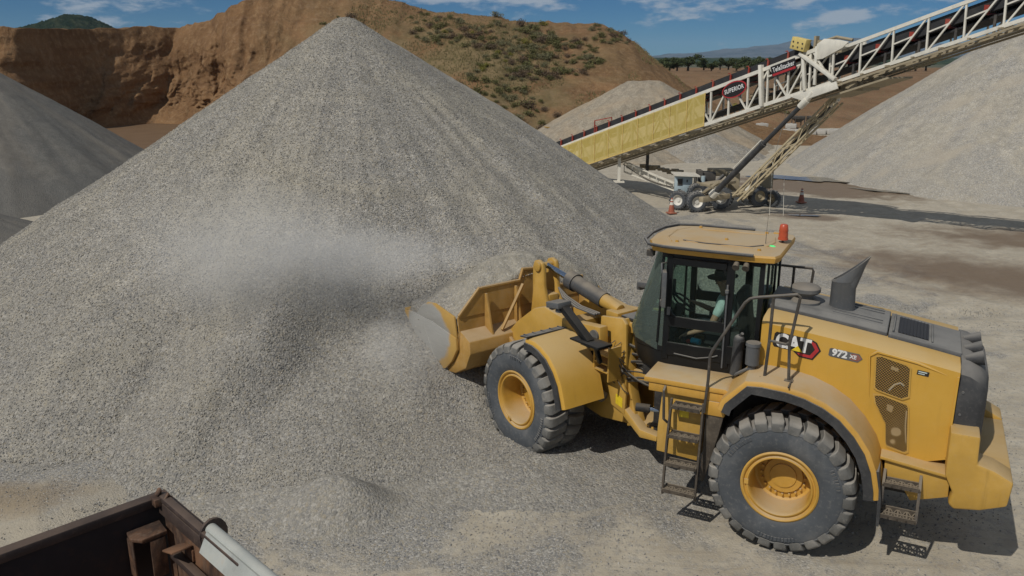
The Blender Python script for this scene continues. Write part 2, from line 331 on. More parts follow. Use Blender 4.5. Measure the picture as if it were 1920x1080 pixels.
def ground_mat():
    m, t, b = newmat('packed quarry ground'); geo = t.nodes.new('ShaderNodeNewGeometry'); co = geo.outputs['Position']
    sp = t.nodes.new('ShaderNodeSeparateXYZ'); t.links.new(co, sp.inputs[0])
    cg, h = stones(t, co, 34, GREYS)
    c1 = mixc(t, rng(t, noi(t, co, 1.6, 7, 0.7), 0.35, 0.7), (0.385, 0.338, 0.26), (0.48, 0.43, 0.34))
    mpn = t.nodes.new('ShaderNodeMapping'); t.links.new(co, mpn.inputs[0]); mpn.inputs['Rotation'].default_value = (0, 0, R(-35)); mpn.inputs['Scale'].default_value = (0.35, 1.4, 1)
    tr = noi(t, mpn.outputs[0], 1.3, 7, 0.7, 1.2)
    c1 = mixc(t, mth(t, 'MULTIPLY', rng(t, tr, 0.5, 0.75), 0.55), c1, (0.27, 0.215, 0.15))
    # gravel patches over the sand: denser near the stockpile
    dx = mth(t, 'SUBTRACT', sp.outputs[0], PA[0]); dy = mth(t, 'SUBTRACT', sp.outputs[1], PA[1])
    d = mth(t, 'SQRT', mth(t, 'ADD', mth(t, 'MULTIPLY', dx, dx), mth(t, 'MULTIPLY', dy, dy)))
    dd = rng(t, d, 10.5, 18, 0.27, -0.16, False)
    n = noi(t, co, 0.55, 6, 0.65, 0.5)
    g = rng(t, mth(t, 'ADD', n, dd), 0.50, 0.64)
    c = mixc(t, g, mixc(t, rng(t, noi(t, co, 9, 4, 0.7), 0.48, 0.6, 0, 0.5), c1, cg), cg)
    # sandy bare patches beside the trailer and before the loader
    def blob(cx, cy, ax, ay, rot=0.0, soft=0.45):
        mm = t.nodes.new('ShaderNodeMapping'); mm.vector_type = 'TEXTURE'; t.links.new(co, mm.inputs[0])
        mm.inputs['Location'].default_value = (cx, cy, 0); mm.inputs['Rotation'].default_value = (0, 0, rot); mm.inputs['Scale'].default_value = (ax, ay, 1e3)
        ln = t.nodes.new('ShaderNodeVectorMath'); ln.operation = 'LENGTH'; t.links.new(mm.outputs[0], ln.inputs[0])
        v = mth(t, 'ADD', ln.outputs['Value'], mth(t, 'MULTIPLY', mth(t, 'SUBTRACT', noi(t, co, 0.9, 6, 0.65), 0.5), 1.5))
        return rng(t, v, 1.0-soft, 1.0+soft*0.4, 1.0, 0.0)
    sand = (0.40, 0.352, 0.27)
    for a in ((-5.2, 10.5, 1.3, 0.75, 0.5), (-5.6, 9.2, 2.2, 0.8, 0.3), (1.1, 10.3, 0.9, 0.5, 0.3), (-0.3, 8.0, 0.9, 0.5, 0)):
        c = mixc(t, mth(t, 'MULTIPLY', blob(*a), 0.62), c, sand)
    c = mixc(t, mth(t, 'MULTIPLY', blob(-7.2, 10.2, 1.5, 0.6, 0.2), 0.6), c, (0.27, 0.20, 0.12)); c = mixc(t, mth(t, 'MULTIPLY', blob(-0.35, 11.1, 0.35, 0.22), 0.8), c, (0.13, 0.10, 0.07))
    wet = blob(13.5, 22.0, 5.5, 2.6, -0.75, 0.7)
    wet = mth(t, 'MAXIMUM', wet, blob(19, 26.5, 6.5, 2.2, -0.35, 0.6))
    wet = mth(t, 'MAXIMUM', wet, blob(14.4, 38.6, 5.0, 2.8, -0.6, 0.35))
    wet = mth(t, 'MAXIMUM', wet, mth(t, 'MULTIPLY', blob(11.2, 31.2, 1.6, 0.8, -0.3, 0.5), 0.9))
    c = mixc(t, mth(t, 'MULTIPLY', wet, 0.85), c, (0.15, 0.10, 0.06))
    # beyond the yard the land turns to dry scrub
    brn = mth(t, 'MULTIPLY', rng(t, sp.outputs[1], 44, 50), rng(t, sp.outputs[0], 0, 6, 1.0, 0.0)); c = mixc(t, brn, c, mixc(t, noi(t, co, 0.5, 5), (0.12, 0.072, 0.038), (0.19, 0.12, 0.068)))
    far = rng(t, sp.outputs[1], 120, 260); c = mixc(t, far, c, mixc(t, rng(t, noi(t, co, 0.02, 4), 0.4, 0.6), (0.16, 0.13, 0.08), (0.06, 0.075, 0.045)))
    t.links.new(c, b.inputs['Base Color'])
    t.links.new(rng(t, wet, 0, 1, 0.95, 0.55), b.inputs['Roughness']); b.inputs['Specular IOR Level'].default_value = 0.25
    hh = mth(t, 'ADD', mth(t, 'MULTIPLY', h, rng(t, g, 0, 1, 0.35, 1.0)), mth(t, 'MULTIPLY', tr, 2.2))
    bump(t, b, hh, 0.7, 0.016); return m
M['ground'] = ground_mat()
# ground sheet: fine around the loader, coarse out to the horizon
def axis(lo, hi, fine_lo, fine_hi, step):
    a = list(np.arange(fine_lo, fine_hi+1e-6, step)); s = step; x = fine_hi
    while x < hi: s *= 1.28; x += s; a.append(x)
    s = step; x = fine_lo
    while x > lo: s *= 1.28; x -= s; a.insert(0, x)
    return np.array(a)
gx = axis(-9000, 9000, -12, 24, 0.12); gy = axis(-400, 9500, 4, 44, 0.12)
X, Y = np.meshgrid(gx, gy)
fade = np.clip(1-(np.hypot(X-4, Y-22)-20)/15, 0, 1)
def mound(X, Y):
    Z = (0.045*fbm(X*0.5, Y*0.5, 5, 40)+0.016*fbm(X*2.2, Y*2.2, 4, 44))
    for ax, ay, r in ((26, 4, 19.0), (26, 4, 16.8), (-6, 38, 24.5), (-6, 38, 22.3), (14, -14, 33.0), (14, -14, 30.8), (30, 30, 20.5)):
        d = np.hypot(X-ax, Y-ay)-r; Z = Z-0.04*np.exp(-(d/0.30)**2)+0.016*np.exp(-((np.abs(d)-0.48)/0.14)**2)
    return Z
Z = mound(X, Y)*fade
for wx, wy in ((5.1, 9.0), (5.1, 9.0)): pass
g = grid_obj('ground', X, Y, Z-0.02, M['ground']); tag(g, kind='structure')
# main stockpile
M['pile'] = gravel('crushed grey stone', 33, tan=(0.36, 0.325, 0.25), tanfac=0.4, centre=(PA[0], PA[1], 5.0))
xs = np.arange(-17.2, 9.6, 0.07); ys = np.concatenate([np.arange(8.2, 24, 0.07), np.arange(24, 35, 0.25)])
X, Y = np.meshgrid(xs, ys); Z = pile_h(X, Y)
o = grid_obj('gravel_pile', X, Y, Z-0.0, M['pile'])
# drop the faces that lie below the yard
bm = bmesh.new(); bm.from_mesh(o.data); bmesh.ops.delete(bm, geom=[v for v in bm.verts if v.co.z < -0.09], context='VERTS'); bm.to_mesh(o.data); bm.free()
tag(o, 'tall pointed cone of grey crushed stone that the wheel loader is digging into', 'gravel pile'); PILE = o
def cone_pile(name, label, cx, cy, h, Rr, m, seed=0, rough=0.12, step=0.2, crater=None, cut=None):
    n = int(2*Rr*1.25/step); xs = np.linspace(cx-Rr*1.25, cx+Rr*1.25, n); ys = np.linspace(cy-Rr*1.25, cy+Rr*1.25, n)
    X, Y = np.meshgrid(xs, ys); dx, dy = X-cx, Y-cy; r = np.hypot(dx, dy); th = np.arctan2(dy, dx)
    k = 1+0.03*np.sin(2*th+seed)+0.03*fbm(th*2.5+seed, r*0.1, 4, seed)
    rr = r/k; t0 = 0.06*Rr; z = h*(1-np.where(rr < t0, 0.5*t0+rr*rr/(2*t0), rr)/Rr)
    z = z+rough*fbm(th*8+seed, r*0.15, 4, seed+2)*np.clip(rr/Rr*2, 0, 1)+rough*0.7*fbm(X*0.4, Y*0.4, 5, seed+5)
    if crater is not None: z = crater(X, Y, z)
    zz = np.maximum(z, -0.3)
    o = grid_obj(name, X, Y, zz, m)
    bm = bmesh.new(); bm.from_mesh(o.data); bmesh.ops.delete(bm, geom=[v for v in bm.verts if v.co.z < -0.25], context='VERTS'); bm.to_mesh(o.data); bm.free()
    tag(o, label, 'gravel pile'); return o
M['pileR'] = gravel('pale grey stone with sandy streaks', 30, tan=(0.38, 0.335, 0.25), tanfac=0.3, bmp=0.6, bd=0.012, mul=1.08,
                    streak=(0.9, (0, 0, R(30)), (0.25, 1.0, 0.6), (0.40, 0.35, 0.275), 0.55), centre=(28, 44, 9.0))
def crR(X, Y, z):   # slump scar on the flank of the right pile
    u = ((X-22.3)/1.4)**2+((Y-36.4)/2.4)**2
    return z-0.35*np.exp(-u)+0.16*fbm(X*0.8, Y*0.8, 5, 9)*np.exp(-u*0.4)
cone_pile('gravel_pile', 'huge pale grey gravel pile on the right under the end of the conveyor', 28, 44, 9.0, 12.86, M['pileR'], 11, 0.22, 0.14, crR)
M['pileL'] = gravel('dark fine crushed stone', 30, pal=[(0.14, 0.138, 0.128), (0.115, 0.113, 0.107), (0.165, 0.16, 0.147), (0.13, 0.128, 0.118), (0.15, 0.142, 0.128)], tan=(0.24, 0.205, 0.16), tanfac=0.2, bmp=0.5, bd=0.02, centre=(-24, 38, 5.0))
cone_pile('gravel_pile', 'dark grey pile of fine crushed stone at the left edge below the brown cliff', -24, 38, 5.9, 8.9, M['pileL'], 5, 0.16, 0.12)
cone_pile('gravel_pile', 'low grey gravel heap at the left edge in front of the dark grey pile', -19.2, 27.0, 1.4, 3.6, M['pileL'], 15, 0.1, 0.1)
M['pileB'] = gravel('brown grey pit run sand', 14, pal=[(0.30, 0.26, 0.20), (0.25, 0.215, 0.165), (0.34, 0.30, 0.24), (0.28, 0.245, 0.19)], tan=(0.36, 0.28, 0.19), tanfac=0.5, bmp=0.4, bd=0.03)
def crB(X, Y, z):
    z = np.minimum(z, 4.25+0.15*fbm(X*0.5, Y*0.5, 4, 3))
    u = ((X-7.4)/2.6)**2+((Y-52.6)/2.2)**2
    return np.where(u < 1, z-1.3*(1-u)**0.5*0.7, z)
cone_pile('sand_pile', 'rounded brown sand pile with a scooped hollow behind the yellow conveyor guard', 9, 58, 4.9, 8.6, M['pileB'], 21, 0.25, 0.14, crB)
M['pileM'] = gravel('mid grey gravel', 18, tan=(0.33, 0.28, 0.21), tanfac=0.45, bmp=0.6, bd=0.03, mul=0.95)
cone_pile('gravel_pile', 'small grey gravel pile seen under the raised conveyor beyond its wheels', 11.4, 52, 1.75, 4.2, M['pileM'], 31, 0.12, 0.1)
cone_pile('gravel_pile', 'flat brownish gravel heap under the conveyor left of the small grey pile', 7.4, 50.5, 1.1, 3.6, M['pileB'], 37, 0.12, 0.12)
for c in COL.objects:
    if c.name.startswith('sand_pile'): c['category'] = 'sand pile'
# ---------------------------------------------------------------- puddles
def water_mat():
    m, t, b = newmat('shallow puddle water'); b.inputs['Base Color'].default_value = (0.10, 0.085, 0.06, 1); b.inputs['Roughness'].default_value = 0.06
    n = noi(t, objco(t), 3.0, 4); bump(t, b, n, 0.08, 0.01); return m
M['water'] = water_mat()
def puddle(cx, cy, ax, ay, rot, z):
    mb = MB(); n = 48; pts = []
    for i in range(n):
        a = 2*math.pi*i/n; k = 1+0.22*math.sin(2*a+1)+0.13*math.sin(5*a+cx)+0.08*math.sin(9*a)
        u, v = ax*k*math.cos(a), ay*k*math.sin(a); pts.append((cx+u*math.cos(rot)-v*math.sin(rot), cy+u*math.sin(rot)+v*math.cos(rot)))
    mb.add([(p[0], p[1], z) for p in pts], [tuple(range(n))]); o = mb.build('puddle', M['water'], smooth=0); tag(o, kind='structure')
puddle(14.6, 41.2, 2.3, 0.9, -0.5, 0.035); puddle(11.2, 31.3, 0.5, 0.16, -0.2, 0.03); puddle(17.2, 37.0, 1.6, 0.3, -0.7, 0.03)
# ---------------------------------------------------------------- hills
def earth(name, a, b_, c_, sc1=0.25, bmp=0.8, strata=True, grass=None):
    m, t, b = newmat(name); co = objco(t)
    n1 = noi(t, co, sc1, 8, 0.65, 0.5); n2 = noi(t, co, sc1*9, 6, 0.7)
    c = mixc(t, rng(t, n1, 0.35, 0.65), a, b_); c = mixc(t, mth(t, 'MULTIPLY', rng(t, n2, 0.45, 0.7), 0.7), c, c_); n4 = noi(t, co, sc1*45, 5, 0.7); c = mixc(t, mth(t, 'MULTIPLY', rng(t, n4, 0.5, 0.75), 0.5), c, [x*0.5 for x in b_])
    if strata:
        mp_ = t.nodes.new('ShaderNodeMapping'); t.links.new(co, mp_.inputs[0]); mp_.inputs['Scale'].default_value = (0.06, 0.06, 0.9)
        c = mixc(t, mth(t, 'MULTIPLY', rng(t, noi(t, mp_.outputs[0], 1.5, 6, 0.6, 0.8), 0.5, 0.7), 0.5), c, (0.16, 0.09, 0.05))
        mv = t.nodes.new('ShaderNodeMapping'); t.links.new(co, mv.inputs[0]); mv.inputs['Scale'].default_value = (1.2, 1.2, 0.12)
        c = mixc(t, mth(t, 'MULTIPLY', rng(t, noi(t, mv.outputs[0], 1.1, 5, 0.65, 0.3), 0.52, 0.7), 0.45), c, (0.30, 0.20, 0.12))
    if grass:
        sp = t.nodes.new('ShaderNodeSeparateXYZ'); t.links.new(co, sp.inputs[0])
        # dry grass and weeds on the slope, bare soil elsewhere
        gm = mth(t, 'MULTIPLY', rng(t, sp.outputs[0], -24, -15), rng(t, noi(t, co, 0.14, 6, 0.6), 0.36, 0.55))
        gm = mth(t, 'MULTIPLY', gm, rng(t, sp.outputs[0], 1, 12, 1.0, 0.2)); gm = mth(t, 'MULTIPLY', gm, rng(t, sp.outputs[2], 7.6, 9.4, 1.0, 0.35))
        c = mixc(t, mth(t, 'MULTIPLY', gm, 0.85), c, mixc(t, rng(t, noi(t, co, 0.9, 6, 0.7), 0.35, 0.65), (0.23, 0.175, 0.095), (0.15, 0.125, 0.06)))
    t.links.new(c, b.inputs['Base Color']); b.inputs['Roughness'].default_value = 0.97; b.inputs['Specular IOR Level'].default_value = 0.1
    bump(t, b, mth(t, 'ADD', mth(t, 'ADD', n1, mth(t, 'MULTIPLY', n2, 0.35)), mth(t, 'MULTIPLY', n4, 0.12)), bmp, 0.6); return m
M['cliff'] = earth('red brown cut earth', (0.255, 0.148, 0.074), (0.17, 0.096, 0.048), (0.33, 0.215, 0.115), grass=True)
M['terrace'] = earth('brown terrace earth', (0.25, 0.155, 0.09), (0.19, 0.115, 0.065), (0.20, 0.155, 0.085), 0.16, 0.9, False)
cx_ = [-90, -54, -39, -37.6, -36, -32, -28.5, -27.3, -24.7, -22, -17, -11, -8.5, -4, 2.2, 8.6, 10.6, 13.4, 17.4, 20.5, 25]
ch_ = [8.1, 8.1, 8.0, 8.3, 8.6, 8.9, 9.4, 10.0, 10.4, 11.0, 11.6, 11.0, 10.4, 9.8, 9.2, 9.05, 8.3, 6.1, 3.0, 0.9, -0.3]
xu = np.concatenate([np.arange(-90, -49, 0.4), np.arange(-49, -20, 0.1), np.arange(-20, 25, 0.22)])
def sst(x, a, b): t = np.clip((x-a)/(b-a), 0, 1); return t*t*(3-2*t)
Hc = np.interp(xu, cx_, ch_)+0.25*fbm(xu*0.5, xu*0+3, 5, 50)*sst(xu, 14, 8)+0.12*fbm(xu*2, xu*0, 3, 51)
Yb = np.interp(xu, [-90, -60, -38.7, -37.5, -36, -33, -29, -24, -14, -4, 25], [57, 59, 62.5, 70, 73, 78, 76, 69, 64, 58, 58])+1.2*fbm(xu*0.25, xu*0, 4, 52)
Wd = 5+2.5*sst(xu, -39, -37)+16.5*sst(xu, -28, -8)+3*sst(xu, -8, 6)
steep = 1-sst(xu, -27, -14)
T = np.concatenate([np.linspace(-0.05, 1, 120), 1+np.cumsum(np.linspace(0.01, 0.35, 30))])
XX = np.repeat(xu[None], len(T), 0); TT = np.repeat(T[:, None], len(xu), 1)
tt = np.clip(TT, 0, 1)
pc = np.where(tt < 0.5, tt*0.75, 0.375+(tt-0.5)*1.25); pl = np.sin(tt*math.pi/2)**1.05*0.35+tt*0.65
prof = steep[None]*pc+(1-steep[None])*pl
Z = Hc[None]*prof; Y = Yb[None]+TT*Wd[None]
am = np.clip(tt*4, 0, 1)*np.clip(1.15-tt, 0.15, 1)
st = steep[None]
rid = np.abs(fbm(XX*0.22, Z*0.10, 5, 55)); gul = fbm(XX*0.9, Z*0.12+4, 4, 56)
g3 = fbm(XX*2.4, Z*0.35+2, 5, 61); Y = Y+am*st*(5.0*rid-1.2+1.6*gul+0.75*g3+1.0*fbm(XX*0.7, Z*0.9, 5, 57)+0.45*np.abs(fbm(XX*3, Z*3, 4, 47)))
Y = Y+am*(1-st)*(0.9*fbm(XX*0.5, Z*0.3, 5, 48)+0.3*fbm(XX*2, Z*1.5, 4, 49))
XX = XX+am*st*1.2*fbm(XX*0.5+9, Z*0.5, 4, 58)
Z = Z+(0.35*fbm(XX*0.25, Y*0.25, 6, 59)+0.10*fbm(XX*1.3, Y*1.3, 4, 60))*np.clip(tt*5, 0, 1)
Y = Y-1.6*np.exp(-(((XX+41)/3.0)**2+((Z-2.2)/2.4)**2))*st-1.8*np.exp(-(((XX+28.5)/1.5)**2+((Z-7)/3)**2))*st
Z = np.where(TT > 1, Z-(TT-1)*0.15, Z); Z = np.where(TT < 0, -0.3, Z)
o = grid_obj('hillside', XX, Y, Z, M['cliff']); tag(o, kind='structure'); HILL = o
HV = (XX, Y, Z)
# terrace on the right
xs = np.arange(6, 170, 0.6); ys = np.concatenate([np.arange(66, 122, 0.4), np.arange(122, 240, 2.5)])
X, Y = np.meshgrid(xs, ys)
base = 71+1.2*fbm(X*0.07, X*0, 4, 61)
Z = -0.4+1.5*sst(Y, base-1, base+4)*np.clip(1-np.abs(X-17)/16, 0.12, 1)**0.5+2.9*sst(Y, base+6, 112)
Z = Z+1.0*np.exp(-(((X-17.5)/3.2)**2+((Y-74)/3)**2))+0.7*np.exp(-(((X-22.5)/2.2)**2+((Y-73)/3)**2))
Z = Z+0.35*fbm(X*0.3, Y*0.3, 5, 62)*sst(Y, 66, 72)*(1-0.6*sst(Y, 100, 115))+0.1*fbm(X*1.2, Y*1.2, 4, 66)*sst(Y, 66, 72)
TZZ = Z.copy(); TYS = ys.copy(); o = grid_obj('terrace', X, Y, Z, M['terrace']); tag(o, kind='structure')
def terr_z(x, y):
    i = min(max(int(round((x-6)/0.6)), 0), TZZ.shape[1]-1); j = int(np.argmin(np.abs(TYS-y))); return float(TZZ[j, i])
# far forested plain, mountains and butte
def foliage_far(name, a, b_, s):
    m, t, b = newmat(name); co = objco(t); n = noi(t, co, s, 6, 0.7)
    t.links.new(mixc(t, rng(t, n, 0.4, 0.65), a, b_), b.inputs['Base Color']); b.inputs['Roughness'].default_value = 1.0; b.inputs['Specular IOR Level'].default_value = 0
    bump(t, b, n, 1.0, 3.0); return m
M['forest'] = foliage_far('far forest', (0.035, 0.055, 0.04), (0.06, 0.08, 0.05), 0.05)
X, Y = np.meshgrid(np.arange(-200, 1500, 5.0), np.arange(700, 1700, 10.0))
Z = 1.6+2.2*np.abs(fbm(X*0.06, Y*0.03, 5, 70))*2+1.0*RNG.random(X.shape)-3*(np.abs(Y-1195) > 485)
Z = Z+1.2*sst(Y, 900, 1500)-1.0
o = grid_obj('distant_forest', X, Y, Z, M['forest'], smooth=False); tag(o, 'dark band of distant forest on the plain before the mountains', 'forest', kind='stuff')
def mtn_mat(name, a, b_, s):
    m, t, b = newmat(name); co = objco(t); n = noi(t, co, s, 8, 0.65)
    t.links.new(mixc(t, rng(t, n, 0.42, 0.6), a, b_), b.inputs['Base Color']); b.inputs['Roughness'].default_value = 1.0; bump(t, b, n, 1.0, 40.0); return m
M['mtn'] = mtn_mat('mountain rock', (0.075, 0.085, 0.10), (0.03, 0.042, 0.055), 0.004)
pxs = [900, 1150, 1210, 1240, 1290, 1330, 1360, 1400, 1440, 1475, 1500, 1530, 1553, 1590, 1640, 1700, 1760, 1800, 1850, 1920, 2300]
pys = [112, 112, 111, 107, 104, 100, 97, 94, 91, 82, 86, 79, 74, 82, 88, 93, 84, 86, 80, 90, 95]
Ym = 7000; xm = np.linspace(-1500, 7500, 700); ym = np.linspace(6000, 8400, 60)
H_ = 5.85+(112-np.interp(960+xm*1554/Ym*0.965, pxs, pys))/1554*Ym*1.15
X, Y = np.meshgrid(xm, ym); e = 1-np.abs(Y-7200)/1200
rd = 1-2*np.abs(fbm(X*0.0018, Y*0.0018, 6, 75))
Z = H_[None]*np.clip(e, 0, 1)**0.75*(0.72+0.28*rd)+10*fbm(X*0.01, Y*0.01, 4, 76)-8*(e < 0.02)
o = grid_obj('mountains', X, Y, Z, M['mtn']); tag(o, kind='structure')
M['foothill'] = mtn_mat('dark wooded foothills', (0.035, 0.05, 0.04), (0.06, 0.075, 0.05), 0.01)
X, Y = np.meshgrid(np.linspace(-600, 4200, 400), np.linspace(2600, 3800, 40)); e = 1-np.abs(Y-3200)/600
Z = (4+16*sst(X, 900, 2400)+8*fbm(X*0.003, Y*0.003, 5, 78))*np.clip(e, 0, 1)**0.6+2*fbm(X*0.03, Y*0.03, 3, 79)-3
o = grid_obj('foothills', X, Y, Z, M['foothill']); tag(o, kind='structure')
M['butte'] = foliage_far('pine covered butte', (0.018, 0.03, 0.018), (0.05, 0.06, 0.035), 0.12)
X, Y = np.meshgrid(np.arange(-440, -290, 1.0), np.arange(640, 800, 2.0))
bx = np.interp(X, [-440, -415, -395, -378, -362, -352, -338, -322, -290], [0, 0.62, 0.75, 0.90, 1.0, 0.96, 0.78, 0.62, 0.0])
Z = 40.5*bx*np.clip(1-((Y-720)/80)**2, 0, 1)+1.8*RNG.random(X.shape)+3*fbm(X*0.05, Y*0.05, 4, 80)-1
o = grid_obj('butte', X, Y, Z, M['butte'], smooth=False); tag(o, kind='structure')
# ---------------------------------------------------------------- plants
def leafmat(name, a, b_):
    m, t, b = newmat(name); g_ = t.nodes.new('ShaderNodeNewGeometry')
    c = mixc(t, g_.outputs['Random Per Island'], a, b_); t.links.new(c, b.inputs['Base Color'])
    b.inputs['Roughness'].default_value = 0.8; b.inputs['Specular IOR Level'].default_value = 0.15; return m
LM = [leafmat('sage leaves', (0.13, 0.13, 0.07), (0.20, 0.185, 0.10)), leafmat('green leaves', (0.105, 0.11, 0.045), (0.185, 0.17, 0.07)),
      leafmat('yellow green leaves', (0.24, 0.21, 0.03), (0.13, 0.14, 0.04)), leafmat('dry brown twigs', (0.17, 0.12, 0.08), (0.11, 0.08, 0.055))]
M['bark'] = flat('bark', (0.09, 0.065, 0.045), 0.9)
def leaf_cloud(n, lobes, size, rnd):
    mb = MB()
    for _ in range(n):
        c, r = rnd.choice(lobes); v = Vector((rnd.gauss(0, 1), rnd.gauss(0, 1), rnd.gauss(0, 1))).normalized()*(rnd.random()**0.45)
        p = Vector(c)+Vector((v.x*r[0], v.y*r[1], v.z*r[2]))
        if p.z < 0.0: continue
        a = Vector((rnd.uniform(-1, 1), rnd.uniform(-1, 1), rnd.uniform(-1, 1))).normalized()*size*rnd.uniform(0.6, 1.5); b = a.orthogonal().normalized()*size*rnd.uniform(0.4, 0.9)
        b.rotate(Matrix.Rotation(rnd.random()*6.28, 3, a.normalized()))
        mb.add([p-a, p+b, p+a, p-b], [(0, 1, 2, 3)])
    return mb
rnd = random.Random(5); shrub_src = []
SL = ['sage grey shrub', 'green bushy shrub', 'yellow green flowering shrub', 'dry brown twiggy shrub']
for v in range(8):
    k = v % 4; lobes = [((rnd.uniform(-.35, .35), rnd.uniform(-.3, .3), rnd.uniform(.15, .4)), (rnd.uniform(.25, .42), rnd.uniform(.25, .42), rnd.uniform(.18, .36))) for _ in range(5)]
    me = leaf_cloud(420, lobes, 0.045, rnd).build('shrub', LM[k], smooth=0)
    st_ = MB()
    for _ in range(7):
        st_.tube([(0, 0, -0.1), (rnd.uniform(-.15, .15), rnd.uniform(-.15, .15), .2), (rnd.uniform(-.35, .35), rnd.uniform(-.35, .35), rnd.uniform(.3, .55))], [0.018, 0.012, 0.004], 4)
    s2 = st_.build('stem', M['bark'], me, smooth=0); shrub_src.append(me)
XXh, YYh, ZZh = HV; nr, nc = XXh.shape
used = set(); cnt = 0; tries = 0
col_ok = np.where((xu > -17) & (xu < 15.5))[0]
while cnt < 285 and tries < 9000:
    tries += 1; j = int(rnd.triangular(5, 119, 70)); i = int(rnd.choice(col_ok)); x = XXh[j, i]; z = ZZh[j, i]
    if x < -9 and rnd.random() < 0.72: continue
    if vnoise(np.array([x*0.18]), np.array([z*0.35]), 90)[0] < 0.42: continue
    if any(abs(x-a)+abs(z-b)*1.5 < 0.5 for a, b in used): continue
    used.add((x, z)); k = rnd.choices(range(8), [3, 4, 1.0, 2, 3, 4, 1.0, 2])[0]; src = shrub_src[k]
    if k % 4 == 2 and x > 3: src = shrub_src[1]; k = 1
    o = src.copy(); COL.objects.link(o); ch = src.children[0].copy(); COL.objects.link(ch); ch.parent = o
    s_ = rnd.uniform(0.35, 1.0)*(1.15 if x > 0 else 1.0); o.location = (x, YYh[j, i], z-0.05); o.scale = (s_*1.15, s_*1.15, s_*rnd.uniform(.8, 1.2)); o.rotation_euler = (0, 0, rnd.uniform(0, 6.28))
    tag(o, SL[k % 4]+' among others like it on the slope of the brown hill', 'shrub', SL[k % 4]+'s on the brown hillside'); cnt += 1
for _ in range(26):      # a few bushes on the rough bank at the foot of the terrace
    x = rnd.uniform(12, 25); yv = rnd.uniform(72, 82); k = rnd.choice([0, 1, 2, 6, 3]); src = shrub_src[k]; o = src.copy(); COL.objects.link(o); ch = src.children[0].copy(); COL.objects.link(ch); ch.parent = o
    s_ = rnd.uniform(.5, 1.2); o.location = (x, yv, terr_z(x, yv)-.05); o.scale = (s_*1.2, s_*1.2, s_); o.rotation_euler = (0, 0, rnd.uniform(0, 6)); tag(o, SL[k % 4]+' on the rough brown bank behind the concrete blocks', 'shrub', SL[k % 4]+'s on the rough bank')
for s_ in shrub_src:
    bpy.data.objects.remove(s_.children[0]); bpy.data.objects.remove(s_)
mb = MB()       # dry grass
for _ in range(19000):
    j = rnd.randint(3, 122); i = int(rnd.choice(col_ok)); x, y, z = XXh[j, i]+rnd.uniform(-.2, .2), YYh[j, i], ZZh[j, i]
    if vnoise(np.array([x*0.3]), np.array([z*0.5]), 91)[0] < 0.38: continue
    h = rnd.uniform(0.08, 0.22)*(0.4 if j > 105 else 1); a = rnd.uniform(0, 3.14)
    for q in range(2):
        dx, dy = math.cos(a+q*1.5)*0.05, math.sin(a+q*1.5)*0.05; lx = rnd.uniform(-.1, .1)
        mb.add([(x-dx, y-dy, z-.03), (x+dx, y+dy, z-.03), (x+lx, y, z+h)], [(0, 1, 2)])
M['dry'] = leafmat('dry grass', (0.27, 0.21, 0.11), (0.15, 0.135, 0.06))
o = mb.build('dry_grass', M['dry'], smooth=0); tag(o, 'dry grass and weeds covering the brown hillside', 'grass', kind='stuff')
M['juniper'] = leafmat('juniper foliage', (0.045, 0.065, 0.03), (0.10, 0.12, 0.05))
tree_src = []
for v in range(4):
    root = thing('juniper_tree', 'tree', 'tree'); lobes = [((rnd.uniform(-1.3, 1.3), rnd.uniform(-1.1, 1.1), rnd.uniform(.45, 2.9)), (rnd.uniform(.5, .95), rnd.uniform(.5, .95), rnd.uniform(.45, .8))) for _ in range(9)]
    leaf_cloud(2600, lobes, 0.12, rnd).build('crown', M['juniper'], root, smooth=0)
    tb = MB(); tb.tube([(0, 0, -.4), (.05, 0, .8), (0, .1, 1.8)], [.2, .14, .08], 7)
    for (c, r) in lobes[:6]: tb.tube([(0.02, 0, .6), (c[0]*.5, c[1]*.5, c[2]*.6), c], [.09, .06, .02], 5)
    tb.build('trunk', M['bark'], root, smooth=0); tree_src.append(root)
tl = [(1238, 128, 34, 'dark juniper tree at the left end of the row beyond the hill slope'), (1250, 134, 40, 'dark juniper tree just beside the foot of the brown hill'),
      (1264, 132, 28, 'low juniper tree between the hill foot and the tall round tree'), (1284, 126, 42, 'tall round juniper tree standing out against the mountains'),
      (1313, 128, 36, 'dark rounded juniper tree right of the tallest one'), (1327, 130, 26, 'small juniper tree behind the brown terrace'), (1343, 128, 26, 'low wide juniper tree in the middle of the row'),
      (1358, 127, 28, 'low juniper tree in the row near the middle of the skyline gap'), (1373, 126, 32, 'bushy juniper tree left of the pale one by the conveyor'), (1400, 124, 40, 'wide juniper tree just left of the conveyor top'),
      (1424, 122, 30, 'juniper tree partly behind the black conveyor belt'), (1446, 120, 30, 'juniper tree whose top shows over the conveyor belt'),
      (1683, 122, 26, 'small juniper tree seen under the conveyor left of the wide one'), (1703, 121, 34, 'wide juniper tree under the conveyor beside the pale pile'), (1722, 119, 36, 'juniper tree nearest the slope of the huge pale pile'), (1660, 124, 20, 'lowest juniper bush under the conveyor truss')]
for q, (px, py, hh, lab) in enumerate(tl):
    Yt = 176+rnd.uniform(-14, 14); x = (px-960)/FOC*(Yt*0.985); s_ = rnd.uniform(.8, 1.2)*hh*0.66/FOC*Yt/3.4
    r_ = copy_tree(tree_src[q % 4]); r_.location = (x, Yt, 3.45); r_.scale = (s_*rnd.uniform(1.1, 1.9), s_*1.5, s_); r_.rotation_euler = (0, 0, rnd.uniform(0, 6)); tag(r_, lab, 'tree', 'juniper trees along the far terrace')
for r_ in tree_src:
    for c in list(r_.children): bpy.data.objects.remove(c)
    bpy.data.objects.remove(r_)
